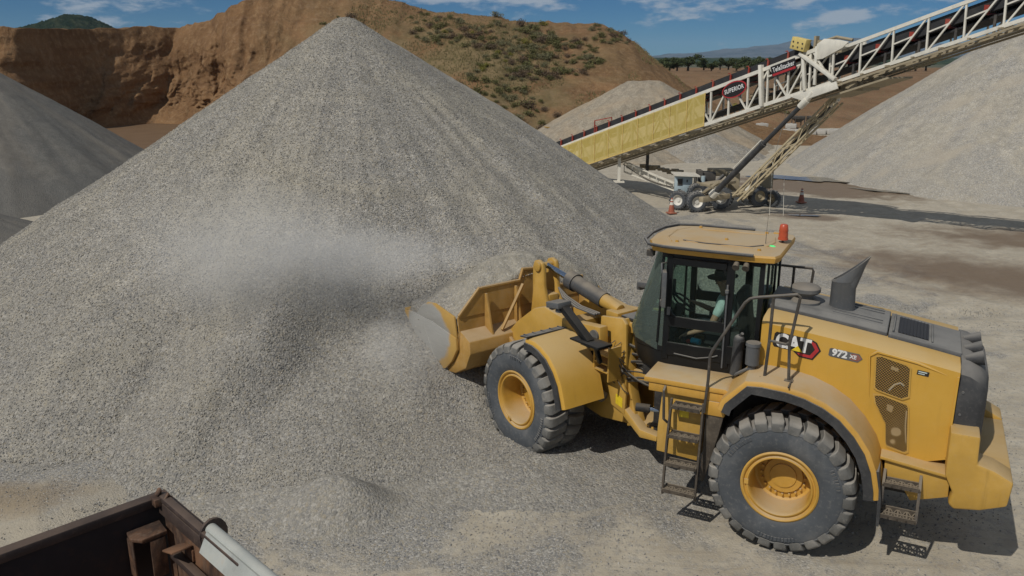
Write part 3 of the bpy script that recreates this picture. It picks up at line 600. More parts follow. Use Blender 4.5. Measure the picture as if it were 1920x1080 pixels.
# ---------------------------------------------------------------- concrete blocks and bins by the terrace
M['concrete'] = flat('pale concrete', (0.46, 0.44, 0.40), 0.9)
bl = [(18.9, 69.4, 0), (19.9, 69.2, 0), (20.9, 69.0, 0), (20.1, 69.9, 1), (21.9, 68.8, 0), (22.7, 68.6, 0), (22.3, 69.5, 1), (23.5, 68.4, 0), (24.3, 68.5, 0), (24.0, 69.4, 1), (25.2, 68.6, 0), (26.1, 69.0, 0)]
nm = ['leftmost pale concrete block of the row before the brown bank', 'second pale concrete block from the left by the brown bank', 'third pale concrete block from the left by the brown bank',
      'pale concrete block stacked on the left part of the row', 'fifth ground block of the concrete row, nearly at its middle', 'tilted concrete block right of the middle of the row',
      'concrete block stacked at the middle of the row', 'concrete block in front of the two dark bins', 'concrete block right of the two dark bins', 'concrete block stacked near the dark bins',
      'second last pale concrete block at the right of the row', 'rightmost pale concrete block of the row beside the huge pile']
for (x, y, lv), lab in zip(bl, nm):
    mb = MB(); mb.box(-.42, .42, -.3, .3, 0, .36); mb.box(-.12, .12, -.1, .1, .36, .41)
    o = mb.build('concrete_block', M['concrete'], bevel=.03); o.location = (x, y-2.2, 0.0+lv*.37); o.rotation_euler = (0, 0, rnd.uniform(-.35, .35)); tag(o, lab, 'concrete block', 'concrete blocks by the brown bank')
for x, lab in ((23.3, 'left one of two small dark steel bins on legs behind the blocks'), (24.5, 'right one of two small dark steel bins on legs behind the blocks')):
    r_ = thing('feed_bin', lab, 'bin', (x*1.02, 70.0, 0.35), 0.2, 'dark bins behind the concrete blocks')
    mb = MB(); mb.loft([[(-.45, -.3, .8), (.45, -.3, .8), (.45, .3, .8), (-.45, .3, .8)], [(-.45, -.3, .6), (.45, -.3, .6), (.45, .3, .6), (-.45, .3, .6)], [(-.15, -.12, .3), (.15, -.12, .3), (.15, .12, .3), (-.15, .12, .3)]]); mb.build('hopper', M['stackdark'], r_, smooth=0)
    for a in (-.42, .42):
        for b in (-.27, .27): MB().bar((a, b, 0), (a, b, .62), .06).build('leg', M['stackdark'], r_, smooth=0)
# ---------------------------------------------------------------- the wheel loader
OX, OY, YAW, ART = 3.84, 10.23, R(153.6), R(-27)
LD = thing('wheel_loader', 'large yellow wheel loader turned towards the gravel pile with its bucket full of gravel', 'wheel loader', (OX, OY, 0), YAW)
FM = Matrix.Translation((1.775, 0, 0)) @ Matrix.Rotation(ART, 4, 'Z')
def B(M_=None): return MB(M_)
# --- wheels
def tyre_mb(M_, side):
    """axis along y; side=+1 outer face at +y. local to wheel centre"""
    mb = MB(M_); s = side
    prof = [(.445, .30), (.50, .335), (.60, .352), (.70, .345), (.765, .325), (.785, .30), (.792, .20), (.795, 0), (.792, -.20), (.785, -.30), (.765, -.325), (.70, -.345), (.60, -.352), (.50, -.335), (.445, -.30), (.43, 0)]
    mb.lathe([(r, h*s) for r, h in prof], ax='y', n=64, loop=True)
    mb.lathe([(.735, .340*s), (.742, .346*s), (.752, .340*s)], ax='y', n=64, loop=True)
    for g0, n_ in ((.5, 9), (2.6, 7), (4.4, 11)):
        for q in range(n_):
            a = g0+q*.062; w_ = .017+.006*((q*7) % 3); r0, r1 = .655, .70
            mb.loft([[(r_*math.cos(a+d), y, r_*math.sin(a+d)) for r_, d in ((r0, -w_), (r0, w_), (r1, w_*.9), (r1, -w_*.9))] for y in (.345*s, .357*s)])
    return mb
def lug_mb(M_, side):
    mb = MB(M_); s = side; n = 26
    for k in range(n):
        for row in (1, -1):
            th0 = 2*math.pi*(k+(0.5 if row < 0 else 0))/n
            secs = [(0.015, .870, .77, -.035, .074), (.12, .872, .77, .0, .077), (.22, .870, .77, .028, .080), (.295, .858, .76, .045, .090), (.335, .825, .74, .048, .088), (.348, .775, .72, .048, .070)]
            rings = []
            for y, ro, ri, sk, hw in secs:
                ring = []
                for rr, tt_ in ((ro, -1), (ro, 1), (ri, 1), (ri, -1)):
                    w_ = hw*(1.0 if rr == ro else 1.12); a = th0+sk*(1 if True else row)+tt_*w_
                    ring.append((rr*math.cos(a), y*row*s, rr*math.sin(a)))
                rings.append(ring)
            mb.loft(rings)
    return mb
def rim_mb(M_, s):
    mb = MB(M_)
    prof = [(.452, .285), (.458, .318), (.440, .330), (.425, .322), (.418, .300), (.408, .292), (.395, .296), (.385, .315), (.372, .318), (.362, .305), (.356, .26), (.350, .12), (.346, -.04), (.32, -.06), (.235, -.05), (.23, -.02), (.16, -.015), (.155, .0), (.06, .005), (.0001, .005)]
    prof2 = [(.0001, -.3), (.42, -.3), (.45, -.28)]
    mb.lathe([(r, h*s) for r, h in prof+prof2], ax='y', n=56, loop=True)
    for k in range(20):
        a = 2*math.pi*k/20; c, q = .262*math.cos(a), .262*math.sin(a); mb.cyl((c, -.06*s, q), (c, -.012*s, q), .018, .014, 7)
    mb.box(.36, .41, .315*s-.01, .315*s+.012, -.03, .03)
    return mb
def wheel(Mw, side, rot):
    rm = rim_mb(Mw @ Matrix.Rotation(rot, 4, 'Y'), side).build('wheel', M['rimy'], LD, smooth=35)
    tyre_mb(Mw @ Matrix.Rotation(rot, 4, 'Y'), side).build('tyre', M['rubber'], rm, smooth=50); lug_mb(Mw @ Matrix.Rotation(rot, 4, 'Y'), side).build('tread', M['tread'], rm, bevel=.008, seg=1, smooth=30)
    return rm
AZ = 0.865
M['tread'] = paint('dusty tread rubber', (0.13, 0.128, 0.12), 0.85, dust=0.95, grime=0.8, dustcol=(0.33, 0.305, 0.265), ns=2.0, spec=0.2, var=0.25)
M['rimy'] = paint('rim yellow', (0.52, 0.29, 0.045), 0.5, dust=0.85, grime=0.25, ns=3, dustcol=(0.46, 0.36, 0.22))
for fr, ax_ in ((Matrix.Identity(4), 0), (FM, 1.775)):
    for s in (1, -1): wheel(fr @ Matrix.Translation((ax_, 1.10*s, AZ)), s, rnd.uniform(0, 3))
# --- rear chassis
c = B(); c.box(-1.6, 1.55, -.42, .42, .62, 1.25); c.box(-.28, .28, -.80, .80, .66, 1.06); c.box(-.9, .75, -.62, .62, 1.2, 1.95)
c.lathe([(.0001, -.2), (.33, -.2), (.36, 0), (.33, .2), (.0001, .2)], (0, 0, AZ), 'y', 20)
c.box(.85, 1.6, -.7, .7, 1.1, 1.82)
c.prism([(1.5, .55), (1.98, .60), (1.98, .78), (1.5, .85)], 'y', -.25, .25); c.prism([(1.5, 1.35), (1.95, 1.4), (1.95, 1.58), (1.5, 1.62)], 'y', -.22, .22)
c.cyl((1.775, 0, .5), (1.775, 0, 1.7), .09)
c.build('rear_chassis', M['under'], LD, bevel=.015)
# --- hood (engine enclosure): cross sections along X
def hood_sec(x, zt, zc, zb, yb): return [(x, yb, zb), (x, .885, zb+.02), (x, .885, zc), (x, .80, zc+.045), (x, .44, zt), (x, -.44, zt), (x, -.80, zc+.045), (x, -.885, zc), (x, -.885, zb+.02), (x, -yb, zb)]
hd = B()
arch = lambda x: 0.865+math.sqrt(max(0, 1.13**2-x*x))
secs = []
for x in (.44, .30, .1, -.15, -.4, -.6, -.8, -.95, -1.04, -1.08, -1.2, -1.45, -1.72, -1.745):
    zt = 2.80-.10*(.44-x)-.017*(max(0, .44-x))**2; zc = 2.735-.095*(.44-x)-.016*(max(0, .44-x))**2
    zb = 1.96 if x > -.3 else (arch(x)+.02 if x > -1.05 else 1.27)
    zb = max(zb, 1.27) if x < -.3 else zb
    if x < -1.7: zb = 1.36
    secs.append(hood_sec(x, zt, zc, zb, .87 if x > -1.7 else .8))
hd.loft(secs); hood = hd.build('hood', M['yellow'], LD, bevel=0.0, smooth=28)
# side panel relief frame
pn = B()
def side_plate(mb, pts, y0, y1): return mb.prism(pts, 'y', y0, y1)
pr = [(-.80, 2.60), (-.83, 2.44), (-.90, 1.95), (-1.02, 1.40)]
pn.tube([(-1.62, .884, 2.40), (-1.3, .886, 2.50), (-.88, .886, 2.565), (-.80, .885, 2.50), (-.85, .884, 2.0)], [.004, .018, .02, .018, .004], 6)
pn.box(-1.742, -1.72, .80, .905, 1.42, 2.40)
pn.build('panel_ridge', M['yellow'], hood, smooth=60)
# black top of the hood
ht = B()
def ztop(x): return 2.80-.10*(.44-x)-.017*(max(0, .44-x))**2
rings = []
for x in (.46, .42, .0, -.5, -.93, -.95): rings.append([(x, .445, ztop(x)-.02), (x, .44, ztop(x)+.045), (x, .36, ztop(x)+.09), (x, -.36, ztop(x)+.09), (x, -.44, ztop(x)+.045), (x, -.445, ztop(x)-.02)])
ht.loft(rings)
for y in (-.27, -.16, .16, .27): ht.box(-.88, -.30, y-.012, y+.012, ztop(-.6)+.06, ztop(-.6)+.105, Matrix.Rotation(R(-7.0), 3, 'Y'))
ht.build('hood_top', M['hoodtop'], LD, bevel=.012)
h2 = B(); rings = []
for x in (-.96, -1.0, -1.3, -1.6, -1.74, -1.76): rings.append([(x, .47, ztop(x)-.02), (x, .45, ztop(x)+.05), (x, -.45, ztop(x)+.05), (x, -.47, ztop(x)-.02)])
h2.loft(rings); h2.box(-1.02, -1.0, -.38, .38, ztop(-1)+.04, ztop(-1)+.075); h2.box(-1.45, -1.43, -.38, .38, ztop(-1.45)+.04, ztop(-1.45)+.07)
rt = h2.build('rear_top_cover', M['hoodtop'], LD, bevel=.01)
sg = B(); sg.add([(-1.06, .34, ztop(-1.06)+.056), (-1.40, .34, ztop(-1.40)+.056), (-1.40, -.34, ztop(-1.40)+.056), (-1.06, -.34, ztop(-1.06)+.056)], [(0, 1, 2, 3)])
for k in range(9):
    x = -1.08-.038*k; sg.box(x-.004, x+.004, -.34, .34, ztop(x)+.055, ztop(x)+.066)
sg.build('intake_screen', M['decalblack'], rt, smooth=0)
# radiator guard
rg = B(); rings = []
for x, k, z0 in ((-1.752, 1.0, 1.42), (-1.85, 1.0, 1.42), (-1.96, .985, 1.42), (-2.02, .95, 1.42), (-2.05, .88, 1.44)):
    zt = ztop(x)+.03-(0 if x > -1.9 else (-1.9-x)*.75); rings.append([(x, .86*k, z0), (x, .86*k, zt-.30), (x, .80*k, zt-.12), (x, .66*k, zt-.02), (x, .4*k, zt), (x, -.4*k, zt), (x, -.66*k, zt-.02), (x, -.80*k, zt-.12), (x, -.86*k, zt-.30), (x, -.86*k, z0)])
rg.loft(rings)
rgo = rg.build('radiator_guard', M['blackdust'], LD, smooth=35)
bt = B()
for z in (1.62, 1.95, 2.22): bt = B(); bt.cyl((-1.80, .855, z), (-1.80, .872, z), .014, .014, 8); bt.build('bolt', M['steelgrey'], rgo, smooth=0)
for y in (.5, .12, -.26):
    nz = B(); nz.cyl((-1.80, y, 2.50), (-1.98, y, 2.545), .05, .085, 16); nz.cyl((-1.98, y, 2.545), (-1.90, y, 2.53), .07, .03, 16); nz.build('lamp_shroud', M['blackdust'], LD, smooth=40)
# --- counterweight
def chex(mb, pts, y0, y1): return mb.prism(pts, 'y', y0, y1)
cw = B()
hp = [(-1.72, 1.83), (-2.02, 1.83), (-2.03, 1.50), (-2.20, 1.46), (-2.40, 1.36), (-2.375, 1.06), (-2.12, .95), (-1.86, .90), (-1.80, .96), (-1.83, 1.10), (-1.73, 1.30)]
for s in (1, -1):
    rings = [[(x, y*s, z) for x, z in hp] for y in (.74,)]+[[(x, 1.13*s, z) for x, z in hp]]
    cw.loft(rings)
cw.prism([(-1.9, 1.36), (-2.40, 1.36), (-2.395, 1.06), (-2.2, .96), (-1.9, .92)], 'y', -.737, .737)
cw.build('counterweight', M['yellow2'], LD, bevel=.03)
for s in (1, -1):
    fs = B(); fs.prism([(-1.10, 1.33), (-1.79, 1.245), (-1.80, 1.0), (-1.42, .86), (-1.33, 1.0), (-1.12, 1.05)], 'y', .98*s, 1.05*s)
    fs.prism([(-1.05, 1.375), (-1.80, 1.29), (-1.80, 1.25), (-1.05, 1.335)], 'y', .55*s, 1.10*s)
    fs.build('frame_side', M['yellow2'], LD, bevel=.01)
gp = B(); gp.box(-1.9, -1.1, -.95, .95, 1.0, 1.24); gp.box(-1.76, -1.1, -.86, .86, 1.24, 1.29); gp.build('belly_panel', M['under'], LD)
# --- treads made of perforated plate
def tread(mb, x0, x1, y0, y1, z, t=.03, n=4):
    mb.box(x0, x1, y0, y0+.018, z, z+t+.02); mb.box(x0, x1, y1-.018, y1, z, z+t+.02); mb.box(x0, x1, (y0+y1)/2-.012, (y0+y1)/2+.012, z, z+t)
    for k in range(n+1):
        x = x0+(x1-x0)*k/n; mb.box(x-.010, x+.010, y0, y1, z+.001, z+t-.002)
    for k in range(n):
        xm = x0+(x1-x0)*(k+.5)/n; ym = (y0+y1)/2
        for a in (-1, 1):
            mb.bar((xm-.04, y0+.01 if a < 0 else y1-.01, z+t/2), (xm, ym, z+t/2), .014, t*.8); mb.bar((xm+.04, y0+.01 if a < 0 else y1-.01, z+t/2), (xm, ym, z+t/2), .014, t*.8)
M['step'] = paint('step plate', (0.06, 0.048, 0.036), 0.6, dust=0.5, grime=0.45)
rs = B(); tread(rs, -1.50, -1.12, 1.06, 1.24, 1.07); tread(rs, -1.50, -1.12, 1.12, 1.36, .73)
for x in (-1.50, -1.12): rs.bar((x, 1.22, 1.08), (x, 1.34, .74), .03); rs.bar((x, 1.05, 1.2), (x, 1.22, 1.08), .03)
rs.build('rear_step', M['step'], LD, smooth=0)
# --- rear fender
fen = [(.80, 1.72), (.76, 1.84), (.50, 2.13), (.30, 2.155), (.02, 2.14), (-.20, 2.10), (-.42, 2.02), (-.62, 1.90), (-.80, 1.72), (-.94, 1.52), (-1.03, 1.30), (-1.08, 1.08), (-1.09, .95)]
def fender(name, pts, yi, yo, M_, s, mat_, lipm, inner_raise=.05):
    top = B(M_); rings = []
    n = len(pts)
    for i, (x, z) in enumerate(pts):
        px, pz = pts[max(0, i-1)]; qx, qz = pts[min(n-1, i+1)]; tx, tz = qx-px, qz-pz; l = math.hypot(tx, tz); nx, nz = -tz/l, tx/l
        if nz < 0 and abs(nz) > .3 or (abs(nz) <= .3 and (nx*(x-pts[n//2][0]) < 0)): nx, nz = -nx, -nz
        rings.append([(x+nx*inner_raise, yi*s, z+nz*inner_raise), (x+nx*.012, (yo-.10)*s, z+nz*.012), (x, (yo-.02)*s, z), (x-nx*.03, yo*s, z-nz*.03), (x-nx*.10, yo*s, z-nz*.10), (x-nx*.10, (yo-.03)*s, z-nz*.10), (x-nx*.045, (yo-.05)*s, z-nz*.045), (x+nx*(inner_raise-.04), yi*s, z+nz*(inner_raise-.04))])
    top.loft(rings); f = top.build(name, mat_, LD, smooth=38)
    lip = B(M_); rings = []
    for i, (x, z) in enumerate(pts):
        px, pz = pts[max(0, i-1)]; qx, qz = pts[min(n-1, i+1)]; tx, tz = qx-px, qz-pz; l = math.hypot(tx, tz); nx, nz = -tz/l, tx/l
        if nz < 0 and abs(nz) > .3 or (abs(nz) <= .3 and (nx*(x-pts[n//2][0]) < 0)): nx, nz = -nx, -nz
        rings.append([(x-nx*.055, (yo+.004)*s, z-nz*.055), (x-nx*.055, (yo+.03)*s, z-nz*.055), (x-nx*.16, (yo+.03)*s, z-nz*.16), (x-nx*.16, (yo+.004)*s, z-nz*.16)])
    lip.loft(rings); lip.build('rubber_lip', lipm, f, smooth=38); return f
M['feny'] = paint('dusty fender yellow', (0.53, 0.29, 0.045), 0.55, dust=0.95, grime=0.3, ns=1.6, dustcol=(0.44, 0.35, 0.23))
for s in (1, -1): fender('rear_fender', fen, .80, 1.40, None, s, M['feny'], M['blackdust'])
seam = B(); seam.box(-.008, .008, .86, 1.43, 2.150, 2.168); seam.build('seam', M['under'], LD, smooth=0)
for s in (1, -1): mf = B(); mf.prism([(-1.06, 1.3), (-1.12, .95), (-1.13, .62), (-1.10, .62), (-1.08, .95), (-1.03, 1.3)], 'y', .8*s, 1.38*s); mf.build('mud_flap', M['blackdust'], LD)
# --- cab platform, tool box and ladder
pf = B(); pf.prism([(1.78, 1.93), (.75, 1.93), (.70, 1.90), (.70, 1.86), (1.78, 1.86)], 'y', .62, 1.26); pf.box(.72, 1.72, 1.20, 1.24, 1.74, 1.855)
pf.box(.74, 1.0, 1.0, 1.245, 1.55, 1.74)
pfo = pf.build('platform', M['feny'], LD, bevel=.012); pf = B(); pf.box(.70, 1.75, -1.26, -.62, 1.86, 1.93); pf.build('platform', M['feny'], LD, bevel=.012)
bx = B(); bx.prism([(1.56, 1.74), (1.02, 1.74), (1.06, .85), (1.60, .88), (1.60, 1.2)], 'y', .70, 1.16); bx.build('tool_box', M['yellow2'], LD, bevel=.015)
bx = B(); bx.prism([(1.56, 1.74), (1.02, 1.74), (1.06, .85), (1.60, .88)], 'y', -1.16, -.70); bx.build('tool_box', M['yellow2'], LD, bevel=.015)
ld = B()
for k, (z, yy) in enumerate(((.50, 1.34), (.86, 1.31), (1.22, 1.25), (1.60, 1.20))): tread(ld, 1.0+.01*k, 1.40-.01*k, yy, yy+.17, z, .03, 4)
for x in (1.41, .99):
    ld.bar((x-(.01 if x > 1.2 else -.01), 1.27, 1.70), (x, 1.36, 1.18), .05, .025); ld.bar((x, 1.36, 1.18), (x, 1.45, .45), .05, .025); ld.bar((x, 1.24, 1.55), (x, 1.38, .88), .03, .02)
ld.build('ladder', M['step'], LD, smooth=0)
wsh = B(); wsh.prism([(.96, 1.74), (.72, 1.74), (.80, 1.3), (.95, .62), (1.0, .62)], 'y', 1.19, 1.225); wsh.build('ladder_shield', M['step'], LD)
# --- handrails
hr = B()
T_ = .019
hr.tube([(.98, 1.30, 1.60), (.96, 1.28, 2.02), (.96, 1.26, 2.34), (.94, 1.25, 2.40), (.60, 1.22, 3.05), (.55, 1.2, 3.10), (.48, 1.2, 3.125), (.02, 1.2, 3.22), (-.01, 1.2, 3.19), (.0, 1.2, 3.10), (.06, 1.2, 2.60), (.03, 1.2, 2.14)], T_, 8)
hr.tube([(.285, 1.2, 3.15), (.29, 1.2, 2.60), (.31, 1.2, 2.15)], T_, 8); hr.tube([(.29, 1.2, 2.62), (.10, 1.2, 2.60), (.06, 1.2, 2.63)], T_*.9, 8)
for x in (.31, .03): hr.box(x-.05, x+.05, 1.16, 1.24, 2.145, 2.165)
hr.build('handrail', M['rail'], LD)
h3 = B(); h3.tube([(1.50, 1.22, 1.84), (1.50, 1.30, 1.80), (1.48, 1.32, 1.42), (1.44, 1.27, 1.36)], .018, 8); h3.build('grab_rail', M['rail'], LD); h3 = B(); h3.tube([(.68, -.95, 2.0), (.68, -1, 2.80), (.58, -1, 3.01), (.52, -1, 3.02), (.12, -1, 3.02), (.10, -1, 2.98), (.16, -1, 2.1)], T_, 8); h3.tube([(.36, -1, 3.02), (.36, -1, 2.1)], T_, 8)
h3.tube([(.16, -1, 2.6), (.68, -1, 2.6)], T_, 8)
h3.build('grab_rail', M['rail'], LD)
# --- stack, precleaner
st_ = B()
def oval(cx, cz, a, b_, tilt=0, n=20): return [(cx+a*math.cos(2*math.pi*i/n), b_*math.sin(2*math.pi*i/n), cz+a*math.cos(2*math.pi*i/n)*tilt) for i in range(n)]
st_.loft([oval(-.385, 2.72, .155, .11), oval(-.375, 3.13, .145, .105, -.07), oval(-.375, 3.14, .150, .11, -.07)])
n = 20; base_r = oval(-.375, 3.14, .150, .11, -.07); tip = []
for i, p in enumerate(base_r):
    c_ = math.cos(2*math.pi*i/n); k = (1-c_)/2          # c=-1 rear side is tall
    tip.append((p[0]-.115*k-.02, p[1]*(1-.25*k), 3.155+.34*k**1.25))
st_.loft([base_r, [((a[0]+b_[0])/2, (a[1]+b_[1])/2, (a[2]+b_[2])/2) for a, b_ in zip(base_r, tip)], tip], cap=False)
inn = [(p[0]*.96-.012, p[1]*.9, p[2]) for p in tip]; st_.loft([tip, inn, [(-.385+(p[0]+.385)*.88, p[1]*.88, 3.0) for p in base_r]], cap=False)
st_.build('exhaust_stack', M['steelgrey'], LD, smooth=50)
pcn = B(); pcn.lathe([(.0001, 2.74), (.10, 2.74), (.10, 2.93), (.16, 2.96), (.185, 2.985), (.185, 3.03), (.16, 3.055), (.10, 3.065), (.0001, 3.07)], (.06, .1, 0), 'z', 28); pcn.lathe([(.0001, 2.72), (.2, 2.72), (.19, 2.86), (.12, 2.90), (.0001, 2.9)], (.06, .1, 0), 'z', 28)
pcn.build('air_precleaner', M['steelgrey'], LD)
# --- cab
def plan(z):   # half plan outline of the cab at height z: rear to front centre (x, y)
    k = np.clip((z-2.25)/(3.45-2.25), 0, 1); fx = 2.34-.36*k; kb = np.clip((2.25-z)/.5, 0, 1); fx = fx-.10*kb
    tp = .70-.05*k
    return [(.50, .58), (.50, tp-.04), (.54, tp), (1.66, tp), (1.80, tp-.04), (fx-.17, .48), (fx-.05, .26), (fx, 0)]
def ring_at(z, inset=0.0):
    h = plan(z); r_ = [(x, y, z) for x, y in h]+[(x, -y, z) for x, y in h[::-1][1:]]
    if inset: r_ = [(1.3+(x-1.3)*(1-inset), y*(1-inset), z_) for x, y, z_ in r_]
    return r_
lo = B(); lo.loft([ring_at(1.80, .04), ring_at(1.86), ring_at(2.0), ring_at(2.08)], cap=False); lo.build('cab_base', M['black'], LD, smooth=40)
flr = B(); flr.loft([ring_at(1.80, .05), ring_at(1.87, .03)]); flr.build('cab_floor', M['under'], LD, smooth=0)
hdr = B(); hdr.loft([ring_at(3.36), ring_at(3.44)]); hdr.build('roof_header', M['black'], LD, smooth=40)
pl_ = B()
def pil(i0, i1, w_=.04, z0=2.08, z1=3.37, side=1):
    a0, b0 = plan(z0), plan(z1); P0 = Vector((a0[i0][0], a0[i0][1]*side, z0)); P1 = Vector((b0[i0][0], b0[i0][1]*side, z1)); pl_.bar(P0, P1, w_, w_)
for s in (1, -1):
    y0, y1 = .70*s, .65*s
    for x, w_ in ((1.68, .085), (.90, .10), (.52, .06)): pl_.bar((x, y0-.012*s, 2.0), (x, y1-.012*s, 3.40), .05, w_)
    # door frame rails
    pl_.box(.95, 1.64, (.665*s)-.02, (.665*s)+.02, 3.28, 3.37); pl_.box(.92, 1.66, (.695*s)-.022, (.695*s)+.022, 2.46, 2.60); pl_.box(.92, 1.66, (.697*s)-.022, (.697*s)+.022, 2.06, 2.24)
    pl_.box(.55, .88, (.697*s)-.02, (.697*s)+.02, 2.06, 2.30)
    for z, c_ in ((3.30, 1), (2.60, -1)):    # rounded glass corners
        for x, d in ((1.63, -1), (.96, 1)): pl_.prism([(x, z+.02*c_), (x+.10*d, z+.02*c_), (x+.03*d, z-.03*c_), (x, z-.10*c_)], 'y', (.66 if z > 3 else .695)*s-.015, (.66 if z > 3 else .695)*s+.015)
pl_.box(.50, .53, -.6, .6, 2.06, 2.35); pl_.bar((.51, .3, 2.3), (.51, .28, 3.4), .04); pl_.bar((.51, -.3, 2.3), (.51, -.28, 3.4), .04)
pl_.bar((1.80, .665, 2.2), (1.78, .60, 3.4), .03, .03); pl_.bar((1.80, -.665, 2.2), (1.78, -.60, 3.4), .03, .03)
pl_.build('cab_frame', M['black'], LD, bevel=.006, seg=1)
ws = B()       # front curved windshield down to the nose
idx = range(4, 11)
def fr_ring(z): r_ = ring_at(z); return [r_[i] for i in range(4, 11)]
ws.loft([fr_ring(z) for z in (2.09, 2.25, 2.6, 3.0, 3.36)], cap=False, closed_ring=False); ws.build('windshield', M['windshield'], LD, smooth=60)
ap = B()
for z0, z1 in ((2.085, 2.16),): ap.loft([[(x, y, z) for x, y, z in ring_at(zz)][3:12] for zz in (z0, z1)], cap=False, closed_ring=False)
ap.build('windshield_seal', M['black'], LD)
for s, lab in ((1, None), (-1, None)):
    dr = B(); dr.add([(.95, .69*s, 2.58), (1.64, .69*s, 2.58), (1.64, .664*s, 3.30), (.95, .664*s, 3.30)], [(0, 1, 2, 3)]); dr.add([(.95, .698*s, 2.22), (1.64, .698*s, 2.22), (1.64, .692*s, 2.48), (.95, .692*s, 2.48)], [(0, 1, 2, 3)])
    dr.build('door_window', M['glass'], LD, smooth=0)
    qw = B(); qw.add([(.54, .697*s, 2.28), (.86, .697*s, 2.28), (.86, .664*s, 3.37), (.54, .664*s, 3.37)], [(0, 1, 2, 3)]); qw.build('rear_side_window', M['glass'], LD, smooth=0)
    fw = B(); fw.add([(1.70, .70*s, 2.16), (1.79, .665*s, 2.16), (1.77, .605*s, 3.37), (1.70, .655*s, 3.37)], [(0, 1, 2, 3)]); fw.build('front_corner_window', M['windshield'], LD, smooth=0)
rw = B(); rw.add([(.505, -.58, 2.33), (.505, .58, 2.33), (.505, .56, 3.37), (.505, -.56, 3.37)], [(0, 1, 2, 3)]); rw.build('rear_window', M['glass'], LD, smooth=0)
dh = B(); dh.tube([(1.55, .73, 2.10), (1.25, .735, 2.08), (1.05, .735, 2.13), (.98, .73, 2.16)], .009, 6); dh.build('door_handle', M['steelgrey'], LD); dh = B(); dh.cyl((.92, .72, 2.0), (.92, .70, 3.1), .012, .012, 6); dh.box(.90, .94, .70, .74, 3.0, 3.04); dh.build('door_bar', M['steelgrey'], LD); dh = B(); dh.box(1.63, 1.67, .705, .745, 2.62, 2.72); dh.build('hinge', M['steelgrey'], LD)
# roof
rf = B()
def roof_ring(z, g_=0.0): return [(x, y, z) for x, y in [(.34-g_, .60), (.38-g_, .72+g_), (.6, .76+g_), (1.70, .74+g_), (1.92, .66+g_), (2.03+g_, .40), (2.06+g_, 0), (2.03+g_, -.40), (1.92, -.66-g_), (1.70, -.74-g_), (.6, -.76-g_), (.38-g_, -.72-g_), (.34-g_, -.60), (.34-g_, 0)]]
rf.loft([roof_ring(3.43, -.03), roof_ring(3.44, .0), roof_ring(3.50, .012), roof_ring(3.525, 0), [(1.2+(x-1.2)*.80, y*.78, 3.545) for x, y, z in roof_ring(0)]])
rfo = rf.build('roof', M['feny'], LD, smooth=30)
rr_ = B(); rr_.tube([(x+ .03*(1 if x > 1 else 0), y*1.04, 3.53) for x, y in [(.62, .77), (1.2, .775), (1.7, .76), (1.93, .69), (2.06, .42), (2.10, 0), (2.06, -.42), (1.93, -.69), (1.7, -.76), (.9, -.775)]], .021, 8)
rr_.tube([(x, y, 3.552) for x, y in ((.6, .25), (.75, .42), (1.3, .45), (1.6, .38))], .008, 5); rr_.build('roof_rail', M['blackdust'], LD)
rb = B(); rb.tube([(1.72, .5, 3.543), (1.84, .25, 3.543), (1.86, -.25, 3.543), (1.74, -.5, 3.543)], .012, 5); rb.tube([(.55, .3, 3.545), (.5, 0, 3.545), (.55, -.3, 3.545)], .012, 5); rb.tube([(.7, .45, 3.546), (1.55, .42, 3.546)], .009, 5); rb.tube([(.7, -.45, 3.546), (1.55, -.42, 3.546)], .009, 5)
for x, y in ((.6, .55), (1.65, .5), (.7, -.55), (1.6, -.55), (1.1, .1)): rb.lathe([(.025, 3.53), (.02, 3.57), (.0001, 3.572)], (x, y, 0), 'z', 8)
rb.box(.45, .62, -.68, -.60, 3.53, 3.56); rb.build('roof_rib', M['feny'], rfo)
# beacons
be = B(); be.lathe([(.058, 3.60), (.060, 3.65), (.055, 3.68), (.060, 3.69), (.05, 3.765), (.036, 3.778), (.0001, 3.78)], (.42, -.10, 0), 'z', 20); be.lathe([(.0001, 3.575), (.065, 3.575), (.065, 3.60), (.0001, 3.6)], (.42, -.10, 0), 'z', 20)
M['beacon'] = flat('orange beacon lens', (0.50, 0.085, 0.035), 0.35)
bo = be.build('beacon', M['beacon'], LD); bs = B(); bs.tube([(.42, -.1, 3.58), (.42, -.1, 3.42), (.50, -.1, 3.36), (.60, -.1, 3.40)], .014, 8); bs.build('bracket', M['rail'], bo)
M['green'] = flat('green lamp', (0.10, 0.75, 0.22), 0.3, emit=0.5)
gl_ = B(); gl_.sphere((.50, .22, 3.53), .035, 8, (1.4, 1, .8)); gl_.build('green_lamp', M['green'], LD); gb = B(); gb.tube([(.42, .02, 3.43), (.44, .2, 3.43), (.5, .3, 3.45), (.5, .22, 3.49), (.38, .05, 3.5)], .012, 6); gb.box(.41, .48, .08, .16, 3.40, 3.50); gb.build('wiring', M['rail'], LD)
an = B(); an.tube([(.60, .1, 3.52), (.60, .1, 3.7), (.595, .1, 3.92)], [.005, .003, .0015], 5); an.build('antenna', M['rail'], LD)
wl = B()
for x, y in ((.82, .75), (.70, .75)): wq = B(); wq.cyl((x, y, 3.40), (x, y+.07, 3.36), .035, .045, 12); wq.build('work_lamp', M['rail'], LD)
wl.box(1.93, 2.02, .5, .6, 3.34, 3.42); wl.build('work_lamp', M['rail'], LD)
# mirror at the front pillar
mi = B(); mi.tube([(1.72, .68, 3.30), (1.74, .84, 3.32), (1.72, .88, 3.20)], .012, 6); mi.tube([(1.72, .68, 2.72), (1.73, .84, 2.76), (1.72, .88, 2.85)], .012, 6); mi.box(1.66, 1.71, .80, .98, 2.78, 3.24, Matrix.Rotation(R(20), 3, 'Z')); mi.build('mirror', M['steelgrey'], LD, bevel=.015)
